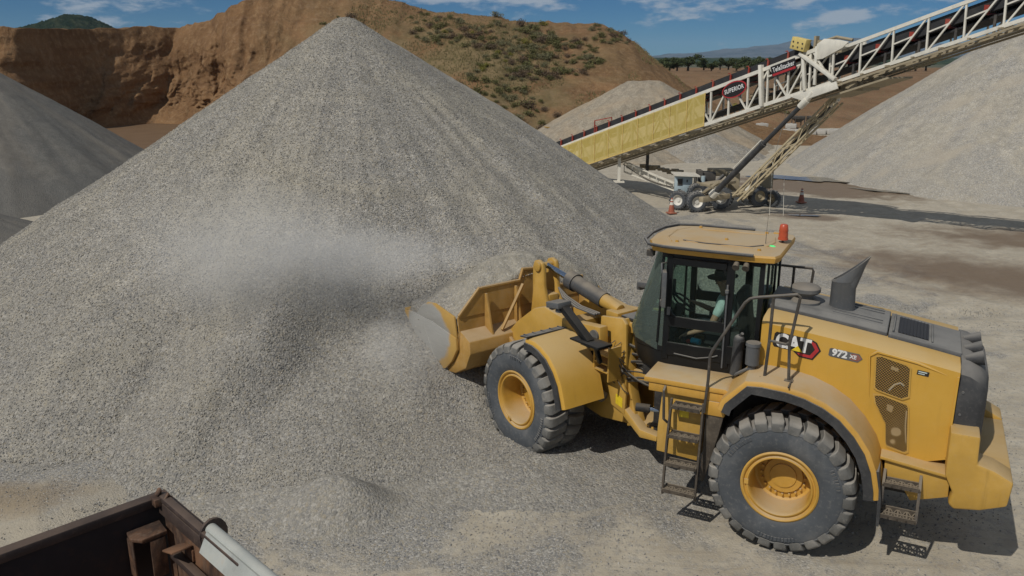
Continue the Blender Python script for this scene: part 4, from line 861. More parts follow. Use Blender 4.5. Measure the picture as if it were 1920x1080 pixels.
# interior
M['seat'] = flat('seat fabric', (0.035, 0.037, 0.04), 0.85)
se = B(); se.box(.82, 1.28, -.25, .25, 2.12, 2.27); se.box(.74, .86, -.24, .24, 2.24, 2.90, Matrix.Rotation(R(8), 3, 'Y')); se.box(.78, 1.2, -.20, .20, 1.88, 2.12); se.box(.95, 1.35, .27, .37, 2.30, 2.37); se.box(.95, 1.35, -.44, -.28, 2.34, 2.44); se.build('operator_seat', M['seat'], LD, bevel=.03)
sw = B(); sw.bar((1.85, 0, 2.10), (1.62, 0, 2.66), .10, .12); sw.lathe([(.165, -.012), (.18, 0), (.165, .012), (.155, 0)], (0, 0, 0), 'z', 24, True); 
sw = B(); sw.bar((1.85, 0, 1.9), (1.68, 0, 2.56), .10, .12)
sm = MB(Matrix.Translation((1.64, 0, 2.60)) @ Matrix.Rotation(R(-35), 4, 'Y')); sm.tube([(.175*math.cos(a*.2618), .175*math.sin(a*.2618), 0) for a in range(24)], .014, 6, True); sm.box(-.17, .17, -.015, .015, -.012, .012)
sw.v += []; o_ = len(sw.v); sw.v += sm.v; sw.f += [tuple(o_+i for i in f) for f in sm.f]; sw.build('steering_column', M['seat'], LD)
sc_ = B(); sc_.box(1.72, 1.75, .30, .52, 2.78, 3.0, Matrix.Rotation(R(-25), 3, 'Z')); sc_.bar((1.74, .40, 2.3), (1.74, .41, 2.8), .03); sc_.box(1.62, 1.66, -.45, -.25, 3.05, 3.25)
sc_.build('monitor', M['seat'], LD, bevel=.008)
bl_ = B(); bl_.cyl((1.28, .45, 2.21), (1.40, .42, 2.21), .04); M['blueb'] = flat('blue bottle', (0.03, 0.45, 0.65), 0.3); bl_.build('bottle', M['blueb'], LD); rb2 = B(); rb2.sphere((1.44, .45, 2.2), .03, 6); M['redb'] = flat('red cap', (0.5, 0.05, 0.04), 0.4); rb2.build('bottle_cap', M['redb'], LD)
# filter can and box between cab and hood
fc = B(); fc.cyl((.50, 1.0, 2.22), (.50, 1.0, 2.46), .085, .085, 18); fc.cyl((.50, 1.0, 2.46), (.50, 1.0, 2.50), .095, .09, 18); fc.cyl((.50, 1.0, 2.14), (.50, 1.0, 2.22), .05, .05, 12); fc.tube([(.5, 1.0, 2.18), (.62, 1.0, 2.1), (.72, .9, 2.0)], .02, 6); fc.build('filter_canister', M['steelgrey'], LD)
ex = B(); ex.cyl((.72, .86, 2.0), (.70, .86, 2.46), .07, .07, 16); ex.sphere((.70, .86, 2.46), .07, 7); ex.cyl((.70, .86, 2.5), (.66, .9, 2.56), .025, .02, 8); ex.build('fire_extinguisher', M['blackdust'], LD)
# --- grilles, hinges, decals on the left side
YS = .890
def hood_plate(mb, pts, y0=YS, y1=YS+.006): return mb.prism(pts, 'y', y0, y1)
gm_, t, b = newmat('perforated sheet'); b.inputs['Base Color'].default_value = (0.40, 0.23, 0.04, 1); b.inputs['Roughness'].default_value = .6
co = objco(t); mpn = t.nodes.new('ShaderNodeMapping'); t.links.new(co, mpn.inputs[0]); mpn.inputs['Scale'].default_value = (1, 0, 1); mpn.inputs['Rotation'].default_value = (0, R(45), 0)
v_ = nd(t, 'ShaderNodeTexVoronoi', Scale=44.0, Randomness=0.0); t.links.new(mpn.outputs[0], v_.inputs['Vector'])
hole = mth(t, 'LESS_THAN', v_.outputs['Distance'], 0.47); al = mth(t, 'SUBTRACT', 1.0, hole); t.links.new(al, b.inputs['Alpha'])
gpoly = [[(-.875, 2.50), (-.93, 2.515), (-1.19, 2.45), (-1.235, 2.42), (-1.255, 2.08), (-1.19, 2.04), (-.93, 2.105), (-.90, 2.13)], [(-.905, 2.03), (-.99, 2.04), (-1.25, 1.975), (-1.27, 1.94), (-1.32, 1.41), (-1.29, 1.385), (-1.10, 1.43), (-1.085, 1.47), (-1.06, 1.70), (-.93, 1.93)]]
for gi, gp_ in enumerate(gpoly):
    cxx = sum(p[0] for p in gp_)/len(gp_); czz = sum(p[1] for p in gp_)/len(gp_)
    fr_ = B(); big = [(cxx+(x-cxx)*1.10, czz+(z-czz)*1.055) for x, z in gp_]; n = len(gp_)
    fr_.add([(x, YS+.004, z) for x, z in big]+[(x, YS+.012, z) for x, z in big]+[(x, YS+.004, z) for x, z in gp_]+[(x, YS+.012, z) for x, z in gp_],
            [(i, (i+1) % n, n+(i+1) % n, n+i) for i in range(n)]+[(n+i, n+(i+1) % n, 3*n+(i+1) % n, 3*n+i) for i in range(n)]+[(3*n+i, 3*n+(i+1) % n, 2*n+(i+1) % n, 2*n+i) for i in range(n)])
    g_ = fr_.build('grille', M['yellow2'], LD, smooth=0)
    bk = B(); hood_plate(bk, gp_, YS-.002, YS+.001); bk.build('dark_backing', M['under'], g_, smooth=0)
    ms = B(); ms.add([(x, YS+.009, z) for x, z in gp_], [tuple(range(n))]); ms.build('perforated_sheet', gm_, g_, smooth=0)
    pp = B()
    if gi == 0: pp.tube([(-1.05, YS+.003, 2.12), (-1.10, YS+.003, 2.2), (-1.16, YS+.003, 2.23), (-1.2, YS+.003, 2.2)], .012, 6); hood_plate(pp, [(-1.04, 2.42), (-1.12, 2.40), (-1.12, 2.36), (-1.04, 2.38)], YS, YS+.003)
    else: pp.lathe([(.0001, YS+.004), (.055, YS+.004), (.055, YS)], (-1.18, 0, 1.62), 'y', 16); pp.lathe([(.0001, YS+.004), (.03, YS+.004), (.03, YS)], (-1.16, 0, 1.49), 'y', 12); pp.tube([(-1.26, YS+.002, 1.9), (-1.27, YS+.002, 1.7), (-1.3, YS+.002, 1.5)], .008, 5); hood_plate(pp, [(-1.05, 1.95), (-1.12, 1.93), (-1.11, 1.85), (-1.05, 1.87)], YS, YS+.003)
    pp.build('pipework', M['stackdirty'], g_)
def text_obj(name, s, size, mat_, parent, Mx, ext=.002, bold=0.0, sx=1.0, shear=0.0, space=1.0):
    cu = bpy.data.curves.new('letters', 'FONT'); cu.body = s; cu.size = size; cu.extrude = ext; cu.offset = bold; cu.align_x = 'CENTER'; cu.align_y = 'CENTER'; cu.shear = shear; cu.space_character = space
    cu.resolution_u = 4
    to = bpy.data.objects.new('letters', cu); COL.objects.link(to); dg = bpy.context.evaluated_depsgraph_get(); me = bpy.data.meshes.new_from_object(to.evaluated_get(dg)); bpy.data.objects.remove(to)
    me.transform(Mx @ Matrix.Diagonal((sx, 1, 1, 1))); o = bpy.data.objects.new(name, me); COL.objects.link(o); me.materials.clear(); me.materials.append(mat_)
    if parent: o.parent = parent
    return o
def side_M(x, z, y, rot):   # text plane on the left side: reads towards -X
    return Matrix.Translation((x, y, z)) @ Matrix(((-1, 0, 0, 0), (0, 0, 1, 0), (0, 1, 0, 0), (0, 0, 0, 1))) @ Matrix.Rotation(rot, 4, 'Z')
rot_ = R(-5.5)
def dpoly(mb, pts, y0, y1, cx, cz, rot=rot_):
    q = []
    for u, v in pts:
        a, b_ = u*math.cos(rot)-v*math.sin(rot), u*math.sin(rot)+v*math.cos(rot); q.append((cx-a, cz+b_))
    mb.prism(q, 'y', y0, y1)
DX, DZ = -.005, 2.50
lg = B(); dpoly(lg, [(-.275, .115), (.135, .115), (.20, .09), (.262, .0), (.19, -.135), (.03, -.135), (-.05, -.075), (-.275, -.075), (-.295, -.05), (-.295, .09)], YS-.003, YS+.001, DX, DZ); lgo = lg.build('logo', M['decalblack'], LD, smooth=0)
l2 = B(); hexo = [(.13, .095), (.185, .078), (.240, .0), (.178, -.118), (.035, -.118), (.0, -.09), (.03, -.085), (.15, -.085), (.195, 0), (.14, .07)]
dpoly(l2, hexo, YS+.001, YS+.0025, DX, DZ); l2.build('red_emblem', M['decalred'], lgo, smooth=0)
l3 = B(); dpoly(l3, [(-.07, -.07), (.06, -.07), (-.005, .0)], YS+.004, YS+.005, DX, DZ); l3.build('yellow_triangle', M['decalyel'], lgo, smooth=0)
text_obj('lettering', 'CAT', .235, M['white'], lgo, side_M(DX+.065, DZ+.018, YS+.003, rot_), .001, .010, .86, 0, 1.03)
n1_ = B(); dpoly(n1_, [(-.19, .04), (-.17, .052), (.14, .052), (.185, .0), (.14, -.052), (-.17, -.052), (-.19, -.04)], YS-.003, YS+.001, -.545, 2.465); no = n1_.build('model_plate', M['steelgrey'], LD, smooth=0)
n2_ = B(); dpoly(n2_, [(.055, .04), (.135, .04), (.172, .0), (.135, -.04), (.055, -.04)], YS+.001, YS+.002, -.545, 2.465); n2_.build('red_field', flat('dull red', (.26, .10, .07)), no, smooth=0)
text_obj('numerals', '972', .115, M['white'], no, side_M(-.475, 2.475, YS+.003, rot_), .001, .005, 1.0); text_obj('lettering', 'XE', .062, M['white'], no, side_M(-.625, 2.457, YS+.003, rot_), .001, .002, 1.0)
n3_ = B(); dpoly(n3_, [(-.062, .027), (.062, .027), (.062, -.027), (-.062, -.027)], YS-.003, YS+.001, -1.375, 2.385, R(-6)); n3o = n3_.build('small_plate', M['decalblack'], LD, smooth=0)
M['whtgreen'] = flat('plate print', (0.55, 0.62, 0.58)); n4_ = B(); dpoly(n4_, [(-.05, .018), (.04, .018), (.04, .006), (-.05, .006)], YS+.001, YS+.002, -1.375, 2.385, R(-6)); dpoly(n4_, [(-.05, -.006), (.02, -.006), (.02, -.016), (-.05, -.016)], YS+.001, YS+.002, -1.375, 2.385, R(-6)); n4_.build('print', M['whtgreen'], n3o, smooth=0)
wd = B(); hood_plate(wd, [(-1.19, 1.355), (-1.26, 1.347), (-1.26, 1.32), (-1.19, 1.328)]); wd.build('warning_label', M['decalyel'], LD, smooth=0); wd = B(); wd.box(1.20, 1.32, 1.161, 1.166, 1.42, 1.52); wd.build('warning_label', M['decalyel'], LD, smooth=0)
# --- front frame (all below in the turned front frame)
tw = B(FM)
for s in (1, -1):
    tw.prism([(1.02, 2.20), (.58, 2.27), (.50, 2.20), (.46, 1.2), (.50, .70), (.95, .62), (1.6, .70), (1.6, 1.2), (1.05, 1.35)], 'y', .36*s, .42*s)
    tw.prism([(.60, 2.26), (.56, 2.26), (.44, 1.3), (.30, .85), (.48, .72), (.52, 1.2)], 'y', .20*s, .359*s)
tw.box(.9, 2.5, -.30, .30, .62, 1.15); tw.prism([(.0, .70), (.85, .60), (.85, .72), (.0, .78)], 'y', -.30, .30); tw.prism([(-.15, 1.40), (.6, 1.35), (.6, 1.5), (-.15, 1.5)], 'y', -.26, .26)
tw.box(.6, 1.0, -.36, .36, 2.0, 2.12)
two = tw.build('front_frame', M['yellow2'], LD, bevel=.012)
wp = B(FM); wp.prism([(.62, 1.55), (.93, 1.50), (1.0, 1.0), (.42, .86), (.40, 1.2)], 'y', .425, .47); wp.prism([(.50, .86), (.1, .62), (-.22, .68), (-.22, .76), (.1, .74), (.5, 1.0)], 'y', .30, .46)
wp.prism([(.58, .98), (.52, .60), (.22, .72), (.36, 1.0)], 'y', .2, .3)
wp.build('hitch_plate', M['yellow2'], LD, bevel=.01)
lab = B(FM); lab.prism([(.60, .98), (.46, .95), (.46, 1.10), (.60, 1.13)], 'y', .471, .474); lab.build('safety_label', M['decalyel'], LD, smooth=0)
ax_ = B(FM); ax_.cyl((1.775, -.8, AZ), (1.775, .8, AZ), .16, .16); ax_.sphere((1.775, 0, AZ), .34, 10); ax_.build('front_axle', M['under'], LD)
# articulation area: steering cylinder, pins, dark machinery, hoses
ar = B(); ar.cyl((1.55, .42, 1.12), (1.95, .50, 1.15), .035, .035); ar.build('steering_rod', M['chrome'], LD)
ar2 = B(); ar2.cyl((1.05, .40, 1.1), (1.56, .42, 1.12), .065, .065); ar2.cyl((1.9, .49, 1.15), (2.1, .52, 1.15), .06, .06); ar2.box(1.6, 2.05, -.45, .45, 1.62, 1.80); ar2.box(1.55, 1.85, -.3, .5, .95, 1.5)
ar2.build('steering_cylinder', M['under'], LD, bevel=.01)
hs = B(); rh = random.Random(3)
for k in range(16):
    y = -.25+.05*k; z0 = 1.25+.05*(k % 6); p0 = (1.50, y, z0+.15); p3 = Vector(FM @ Vector((.50+.02*(k % 3), y*.6+.15, z0+.12+rh.uniform(-.1, .3))))
    mid = (Vector(p0)+p3)/2+Vector((rh.uniform(-.06, .06), rh.uniform(.0, .18), rh.uniform(-.22, .22)))
    q = [Vector(p0).lerp(mid, t_) .lerp(mid.lerp(p3, t_), t_) for t_ in np.linspace(0, 1, 8)]; hs.tube(q, rh.choice([.011, .016, .02]), 6)
for k in range(9):     # small loops on the tower side
    y = .44; x0 = .55+rh.uniform(-.08, .2); z0 = rh.uniform(1.35, 2.0); q = [(x0, y, z0), (x0+.06, y+.09, z0-.08), (x0-.08, y+.10, z0-.2), (x0-.12, y+.02, z0-.28)]
    hs.tube([FM @ Vector(p) for p in q], .007, 5)
hs.build('hydraulic_hose', M['hose'], LD)
tb = B(FM)
for k in range(5): tb.box(.42, .85, -.30+.13*k, -.22+.13*k, 2.05, 2.20)
tb.build('valve_bank', M['yellow2'], LD, bevel=.01)
tb = B(FM); tb.box(.15, .72, -.28, .30, 2.235, 2.265); tb.box(.2, .3, -.2, .2, 2.27, 2.285); tb.box(.45, .55, -.2, .2, 2.27, 2.285); tb.build('valve_cover', M['blackdust'], LD)
# lift arms
la = B(FM)
arm = [(.78, 2.13), (1.55, 2.05), (2.05, 2.13), (2.32, 2.04), (2.75, 1.72), (3.05, 1.42), (3.25, 1.05), (3.45, .80), (3.40, .62), (3.05, .62), (2.75, .85), (2.4, 1.22), (1.7, 1.45), (.75, 1.80)]
for s in (1, -1): la.prism(arm, 'y', .50*s, .66*s)
la.box(2.05, 2.35, -.5, .5, 1.35, 1.75)
lao = la.build('lift_arm', M['yellow2'], LD, bevel=.02)
for s in (1, -1):
    for x, z, r in ((.88, 1.98, .09), (3.28, .74, .08)): pn_ = B(FM); pn_.cyl((x, .47*s, z), (x, .69*s, z), r, r, 16); pn_.build('pin', M['steelgrey'], lao)
for s in (1, -1): lc = B(FM); lc.cyl((.75, .58*s, 1.05), (1.7, .58*s, 1.32), .085, .085); lc.build('lift_cylinder', M['cyl'], LD)
# tilt lever, link and cylinder
tl_ = B(FM)
lev = [(2.96, 2.53), (2.92, 2.63), (2.82, 2.66), (2.72, 2.62), (2.68, 2.52), (2.66, 2.25), (2.60, 2.02), (2.44, 1.80), (2.42, 1.62), (2.70, 1.40), (2.95, 1.20), (3.10, 1.15), (3.12, 1.35), (3.02, 1.62), (2.99, 1.85), (2.96, 2.1)]
for y in (-.17, .11): tl_.prism(lev, 'y', y, y+.07)
tl_.box(2.6, 2.95, -.10, .11, 1.85, 2.1); tl_.cyl((2.81, -.2, 2.55), (2.81, .2, 2.55), .055, .055, 16)
for y in (-.17, .19): tl_.cyl((2.81, y-.03, 2.55), (2.81, y+.03, 2.55), .085, .085, 18)
tl_.build('tilt_lever', M['yellow2'], LD, bevel=.02)
tr_ = B(FM); tr_.cyl((2.80, 0, 2.55), (2.05, 0, 2.40), .048, .048, 18); tr_.build('tilt_rod', M['chrome'], LD)
tc_ = B(FM); tc_.cyl((2.18, 0, 2.425), (1.40, 0, 2.27), .125, .125, 24); tc_.cyl((2.22, 0, 2.43), (2.06, 0, 2.40), .15, .15, 24); tc_.build('tilt_cylinder', M['cyl'], LD)
tc2 = B(FM); tc2.cyl((1.42, 0, 2.275), (1.05, 0, 2.20), .11, .09, 18); tc2.box(.9, 1.15, -.2, .2, 2.1, 2.22); tc2.build('cylinder_mount', M['yellow2'], LD, bevel=.01)
th = B(FM)
for k in range(3): th.tube([(1.3, .18+.05*k, 2.12), (1.7, .2+.05*k, 2.14), (2.05, .2+.04*k, 2.22), (2.3, .16, 2.3)], .018, 6)
th.build('tilt_hose', M['steelgrey'], LD)
# front fenders, flap, mirror arm with lamp
ffp = [(1.56, 1.90), (1.38, 1.90), (1.22, 1.86), (1.04, 1.77), (.88, 1.61), (.76, 1.42), (.69, 1.20), (.66, 1.09)]
for s in (1, -1):
    fender('front_fender', ffp, .67, 1.40, FM, s, M['yellow'], M['blackdust'], .03)
    fl = B(FM); fl.prism([(1.50, 1.925), (1.66, 1.905), (1.66, 1.925), (1.50, 1.945)], 'y', .67*s, 1.42*s)
    for k in range(5): fl.box(1.52, 1.65, (.72+.16*k)*s-.01, (.72+.16*k)*s+.01, 1.925, 1.942)
    fl.build('fender_flap', M['blackdust'], LD)
for s in (1, -1):
    fm_ = B(FM); fm_.bar((.62, .98*s, 1.98), (.62, .98*s, 2.02), .2); fm_.bar((.66, .95*s, 2.0), (1.28, .92*s, 2.36), .13, .09); fm_.prism([(.36, 1.99), (.95, 1.99), (.95, 2.02), (.36, 2.03)], 'y', .80*s, 1.08*s); fm_.bar((.55, .85*s, 1.7), (.62, .9*s, 2.0), .06)
    mo = fm_.build('lamp_arm', M['black'], LD, bevel=.008)
    fh = B(FM); fh.box(1.24, 1.52, .80*s, 1.06*s, 2.34, 2.43, Matrix.Rotation(R(8), 3, 'Y')); fh.cyl((1.33, .95*s, 2.28), (1.33, .95*s, 2.33), .07, .06, 14); fh.box(1.48, 1.56, .83*s, .97*s, 2.27, 2.38); fh.build('head_lamp', M['steelgrey'], mo, bevel=.015)
stp = B(FM)
for k in range(3): stp.box(.50, .80, .50+.16*0, .74, 1.52+.12*k, 1.54+.12*k); 
for x in (.5, .8): stp.box(x-.012, x+.012, .5, .74, 1.40, 1.9)
stp.build('frame_step', M['yellow2'], LD)
# --- bucket
BW = 1.53
prof = [(4.78, 1.55), (4.45, 1.27), (4.15, 1.02), (3.92, .88), (3.72, .83), (3.50, .90), (3.30, 1.08), (3.17, 1.32), (3.12, 1.58), (3.16, 1.83)]
def shell(p, th):
    out_ = []
    for i, (x, z) in enumerate(p):
        a = p[max(0, i-1)]; b_ = p[min(len(p)-1, i+1)]; tx, tz = b_[0]-a[0], b_[1]-a[1]; l = math.hypot(tx, tz); out_.append((x+tz/l*th, z-tx/l*th))
    return out_
inner = shell(prof, .035)
bk = B(FM); bk.prism(prof+inner[::-1], 'y', -BW, BW); 
# back wall above the shell, spill guard with raised middle
def guard_ring(y): 
    return np.interp(y, [-1.53, -1.12, -.30, -.22, .22, .28, 1.12, 1.53], [1.80, 1.95, 2.10, 2.40, 2.44, 2.26, 2.25, 1.86])
ys = [-1.53, -1.12, -.30, -.22, 0, .22, .30, 1.12, 1.53]
top = [(y, guard_ring(y)) for y in ys]
G_ = FM @ Matrix(((1, 0, .06, -.11), (0, 1, 0, 0), (0, 0, 1, 0), (0, 0, 0, 1)))     # guard leans forward with height
gb_ = MB(G_ @ Matrix.Translation((3.155, 0, 0))); gb_.prism([(-1.53, 1.83)]+top+[(1.53, 1.83)], 'x', -.015, .015)
bo_ = bk.build('bucket', M['buckety'], LD, smooth=35)
gb_.tube([(-.01, y, z) for y, z in top], .028, 6)
gb_.build('spill_guard', M['buckety'], bo_, smooth=30)
# rounded lower back box and ledge
lb = B(FM); lb.prism([(3.13, 1.62), (2.86, 1.50), (2.84, 1.30), (2.98, 1.02), (3.30, .84), (3.6, .80), (3.5, .92), (3.3, 1.08), (3.17, 1.32)], 'y', -BW+.01, BW-.01); lb.build('lower_back', M['buckety'], bo_, bevel=.02)
rb_ = B(FM)
for s in (1, -1):
    for yb, zt in ((1.02, 2.17), (.42, 2.20)):
        rb_.prism([(3.13, 1.58), (2.90, 1.52), (2.93, 1.58), (3.08, zt), (3.12, zt)], 'y', (yb-.02)*s, (yb+.02)*s)
    rb_.bar((3.06, .30*s, 2.22), (2.92, .84*s, 1.56), .05, .04)
    rb_.prism([(3.15, 1.6), (2.7, 1.35), (2.66, 1.0), (3.0, .62), (3.35, .62), (3.45, .85)], 'y', .42*s, .48*s); rb_.prism([(3.15, 1.6), (2.7, 1.35), (2.66, 1.0), (3.0, .62), (3.35, .62), (3.45, .85)], 'y', .68*s, .74*s)
rb_.prism([(3.15, 1.62), (2.85, 1.45), (2.90, 1.1), (3.3, .95)], 'y', -.22, .22)
rb_.build('back_rib', M['buckety'], bo_, bevel=.008)
# end plates: worn bright steel inside yellow edges
m, t, b = newmat('worn bucket side'); co = objco(t)
mp2 = t.nodes.new('ShaderNodeMapping'); mp2.vector_type = 'TEXTURE'; t.links.new(co, mp2.inputs[0])
cp = FM @ Vector((4.05, 1.53, 1.38)); mp2.inputs['Location'].default_value = cp; mp2.inputs['Scale'].default_value = (.60, 1.0, .50)
ln = t.nodes.new('ShaderNodeVectorMath'); ln.operation = 'LENGTH'; t.links.new(mp2.outputs[0], ln.inputs[0])
wv = mth(t, 'ADD', ln.outputs['Value'], mth(t, 'MULTIPLY', mth(t, 'SUBTRACT', noi(t, co, 3.5, 5), .5), .45))
fac = rng(t, wv, .95, 1.12, 1.0, 0.0)
mscr = t.nodes.new('ShaderNodeMapping'); t.links.new(co, mscr.inputs[0]); mscr.inputs['Scale'].default_value = (3, 3, 40)
c_ = mixc(t, fac, mixc(t, noi(t, co, 5, 5), (0.50, 0.31, 0.08), (0.42, 0.25, 0.07)), mixc(t, noi(t, mscr.outputs[0], 2, 5), (0.33, 0.325, 0.30), (0.48, 0.47, 0.44)))
t.links.new(c_, b.inputs['Base Color']); t.links.new(mth(t, 'MULTIPLY', fac, .35), b.inputs['Metallic']); b.inputs['Roughness'].default_value = .5
M['worn'] = m
for s in (1, -1):
    ep = B(FM); P_ = [(3.14, 1.30), (3.30, 1.06), (3.50, .88), (3.72, .80), (3.92, .84), (4.15, .98), (4.5, 1.27), (4.82, 1.56), (4.66, 1.60), (4.42, 1.60), (3.9, 1.60), (3.16, 1.50)]
    ep.prism(P_, 'y', 1.535*s, 1.585*s); e1 = ep.build('side_plate', M['worn'], bo_, bevel=.008)
    up = B(FM); up.prism([(3.15, 1.505), (3.9, 1.605), (4.42, 1.605), (4.25, 1.78), (4.02, 1.90), (3.80, 1.93), (3.22, 1.84)], 'y', 1.538*s, 1.572*s); up.build('upper_side_plate', M['worn'], bo_, bevel=.006)
    sc2 = B(FM); sc2.bar((3.75, 1.59*s, .86), (4.15, 1.588*s, 1.45), .012, .02); sc2.build('side_seam', M['worn'], bo_, smooth=0)
ce = B(FM); ce.prism([(4.40, 1.245), (4.82, 1.56), (4.85, 1.60), (4.80, 1.61), (4.36, 1.285)], 'y', -1.56, 1.56); ce.build('cutting_edge', M['worn'], bo_)
# gravel heaped in the bucket
nx_, ny_ = 60, 110; uu = np.linspace(3.12, 4.74, nx_); vv = np.linspace(-1.52, 1.52, ny_); U, V = np.meshgrid(uu, vv)
ZH = 1.70+0.80*np.clip(1-((U-3.72)/1.12)**2, 0, 1)**0.9*np.clip(1-((np.abs(V+.25))/1.75)**2.2, 0, 1)
flo = np.interp(U, [3.1, 3.3, 3.9, 4.4, 4.8], [1.8, 1.5, 1.45, 1.5, 1.56])
ZH = np.where((U > 4.68) | (np.abs(V) > 1.51), flo, ZH); ZH = np.minimum(ZH, guard_ring(V)-.07+(U-3.12)*1.05); ZH = np.minimum(ZH, np.interp(U, [3.1, 4.2, 4.75], [9, 2.4, 1.62])); ZH = np.minimum(ZH, 1.86+(1.53-np.abs(V))*.95+.0*U)
U = np.maximum(U, 3.155+.06*ZH-.11+.05); ZH = ZH+0.13*fbm(U*1.6, V*1.6, 5, 12)+0.035*fbm(U*7, V*7, 4, 13)
W3 = [(Matrix.Translation((OX, OY, 0)) @ Matrix.Rotation(YAW, 4, 'Z') @ FM)]
A_ = np.array(W3[0]); pts = np.stack([U, V, ZH, np.ones_like(U)], -1) @ A_.T
o = grid_obj('gravel_load', pts[..., 0], pts[..., 1], pts[..., 2], M['pile'])
solid = o.modifiers.new('thick', 'SOLIDIFY'); solid.thickness = -.06; solid.offset = 0.0
tag(o, 'heap of grey crushed stone filling the loader bucket', 'gravel load')
# ---------------------------------------------------------------- the operator
def skin_obj(name, nodes, edges, m, parent, sub=2, root=0):
    me = bpy.data.meshes.new(name); me.from_pydata([n[0] for n in nodes], edges, []); o = bpy.data.objects.new(name, me); COL.objects.link(o)
    sk = o.modifiers.new('skin', 'SKIN'); 
    if not me.skin_vertices: me.attributes.new('skin', 'FLOAT', 'POINT') if False else None
    bpy.context.view_layer.objects.active = o
    sv = me.skin_vertices[0].data if len(me.skin_vertices) else None
    if sv is None:
        bm = bmesh.new(); bm.from_mesh(me); bm.verts.layers.skin.verify(); bm.to_mesh(me); bm.free(); sv = me.skin_vertices[0].data
    for i, n in enumerate(nodes):
        r = n[1]; sv[i].radius = r if isinstance(r, tuple) else (r, r); sv[i].use_root = (i == root)
    s = o.modifiers.new('sub', 'SUBSURF'); s.levels = sub; s.render_levels = sub
    me.materials.append(m); o.parent = parent; return o
M['skin'] = flat('skin', (0.42, 0.24, 0.16), 0.55); M['shirt'] = flat('pale teal shirt', (0.50, 0.62, 0.60), 0.85); M['hat'] = flat('dark hat', (0.035, 0.032, 0.035), 0.8); M['trouser'] = flat('dark trousers', (0.03, 0.035, 0.05), 0.85)
# local frame of the loader; hips on the seat, facing forward (+x)
MW = Matrix.Translation((OX, OY, 0)) @ Matrix.Rotation(YAW, 4, 'Z')
PO = thing('person', 'seated driver with a dark brimmed hat and pale short sleeved shirt inside the loader cab', 'person', (MW @ Vector((1.03, 0, 2.22))), YAW)
hip = (0, 0, .09)
nodes = [(hip, (.15, .17)), ((.02, 0, .30), (.115, .15)), ((.03, 0, .48), (.11, .165)), ((.05, 0, .57), .075), ((.075, 0, .63), .055), ((.095, 0, .69), (.075, .085)), ((.105, 0, .78), (.09, .095)), ((.10, 0, .84), (.06, .07))]
ed = [(i, i+1) for i in range(7)]
def limb(ch, frm):
    k = frm
    for p, r in ch: nodes.append((p, r)); ed.append((k, len(nodes)-1)); k = len(nodes)-1
    return k
for s in (1, -1):
    hand = (.47, .36, .04) if s > 0 else (.50, -.13, .36)
    elb = (.16, .34, .17) if s > 0 else (.24, -.30, .22)
    sh = (.03, .20*s, .50)
    k = limb([(sh, .062), (elb, .046), (tuple(np.array(elb)*.15+np.array(hand)*.85), .030), (tuple(hand), (.035, .022))], 2)
    d = Vector(hand)-Vector(elb); d.normalize(); sd = d.cross(Vector((0, 0, 1))).normalized(); h = Vector(hand)
    for q, ln_ in ((-.027, .066), (-.009, .078), (.009, .074), (.027, .058)): limb([(tuple(h+d*.045+sd*q), .009), (tuple(h+d*(.045+ln_*.55)+sd*q+Vector((0, 0, -.012))), .008), (tuple(h+d*(.03+ln_*.7)+sd*q+Vector((0, 0, -.042))), .007)], k)
    limb([(tuple(h+sd*(.035*-s)+d*.0), .010), (tuple(h+sd*(.055*-s)+d*.035+Vector((0, 0, -.01))), .008)], k)
    limb([((.10, .10*s, .06), .085), ((.44, .13*s, .10), .062), ((.56, .13*s, -.22), .045), ((.62, .13*s, -.34), (.04, .035)), ((.74, .13*s, -.37), (.045, .028))], 0)
# nose, ears, brow on the head
limb([((.185, 0, .735), (.014, .012)), ((.20, 0, .722), .009)], 5)
for s in (1, -1): limb([((.085, .088*s, .74), (.02, .008)), ((.08, .10*s, .755), (.016, .006))], 6)
body = skin_obj('body', nodes, ed, M['skin'], PO)
sh_n = [((0, 0, .07), (.165, .18)), ((.02, 0, .30), (.13, .165)), ((.03, 0, .48), (.125, .18)), ((.05, 0, .56), (.085, .10))]; sh_e = [(0, 1), (1, 2), (2, 3)]
for s, elb in ((1, (.16, .34, .17)), (-1, (.24, -.30, .22))):
    p = Vector((.03, .20*s, .50)); q = p.lerp(Vector(elb), .62); sh_n += [(tuple(p), .078), (tuple(q), .066)]; a = len(sh_n); sh_e += [(2, a-2), (a-2, a-1)]
skin_obj('shirt', sh_n, sh_e, M['shirt'], PO)
tr_n = [((0, 0, .02), (.16, .18))]; tr_e = []
for s in (1, -1):
    tr_n += [((.10, .10*s, .06), .098), ((.44, .13*s, .10), .075), ((.57, .13*s, -.26), .058)]; a = len(tr_n); tr_e += [(0, a-3), (a-3, a-2), (a-2, a-1)]
skin_obj('trousers', tr_n, tr_e, M['trouser'], PO)
ha = MB(Matrix.Translation((.105, 0, .80)) @ Matrix.Rotation(R(6), 4, 'Y')); ha.lathe([(.20, .0), (.205, .006), (.11, .018), (.105, .07), (.085, .10), (.0001, .108), (.0001, .09), (.09, .0), (.20, -.006)], (0, 0, 0), 'z', 24); ha.build('hat', M['hat'], PO, smooth=60)
gl2 = MB(); gl2.box(.175, .19, -.06, -.008, .745, .775); gl2.box(.175, .19, .008, .06, .745, .775); gl2.tube([(.18, .06, .765), (.14, .092, .765), (.08, .10, .76)], .004, 5); gl2.tube([(.18, -.06, .765), (.14, -.092, .765), (.08, -.10, .76)], .004, 5); gl2.tube([(.188, -.01, .765), (.188, .01, .765)], .004, 5); gl2.build('sunglasses', M['hat'], PO)
mo_ = MB(); mo_.sphere((.178, 0, .69), .02, 6, (.5, 1.2, .35)); mo_.build('mouth', flat('lips', (.30, .12, .10)), PO)
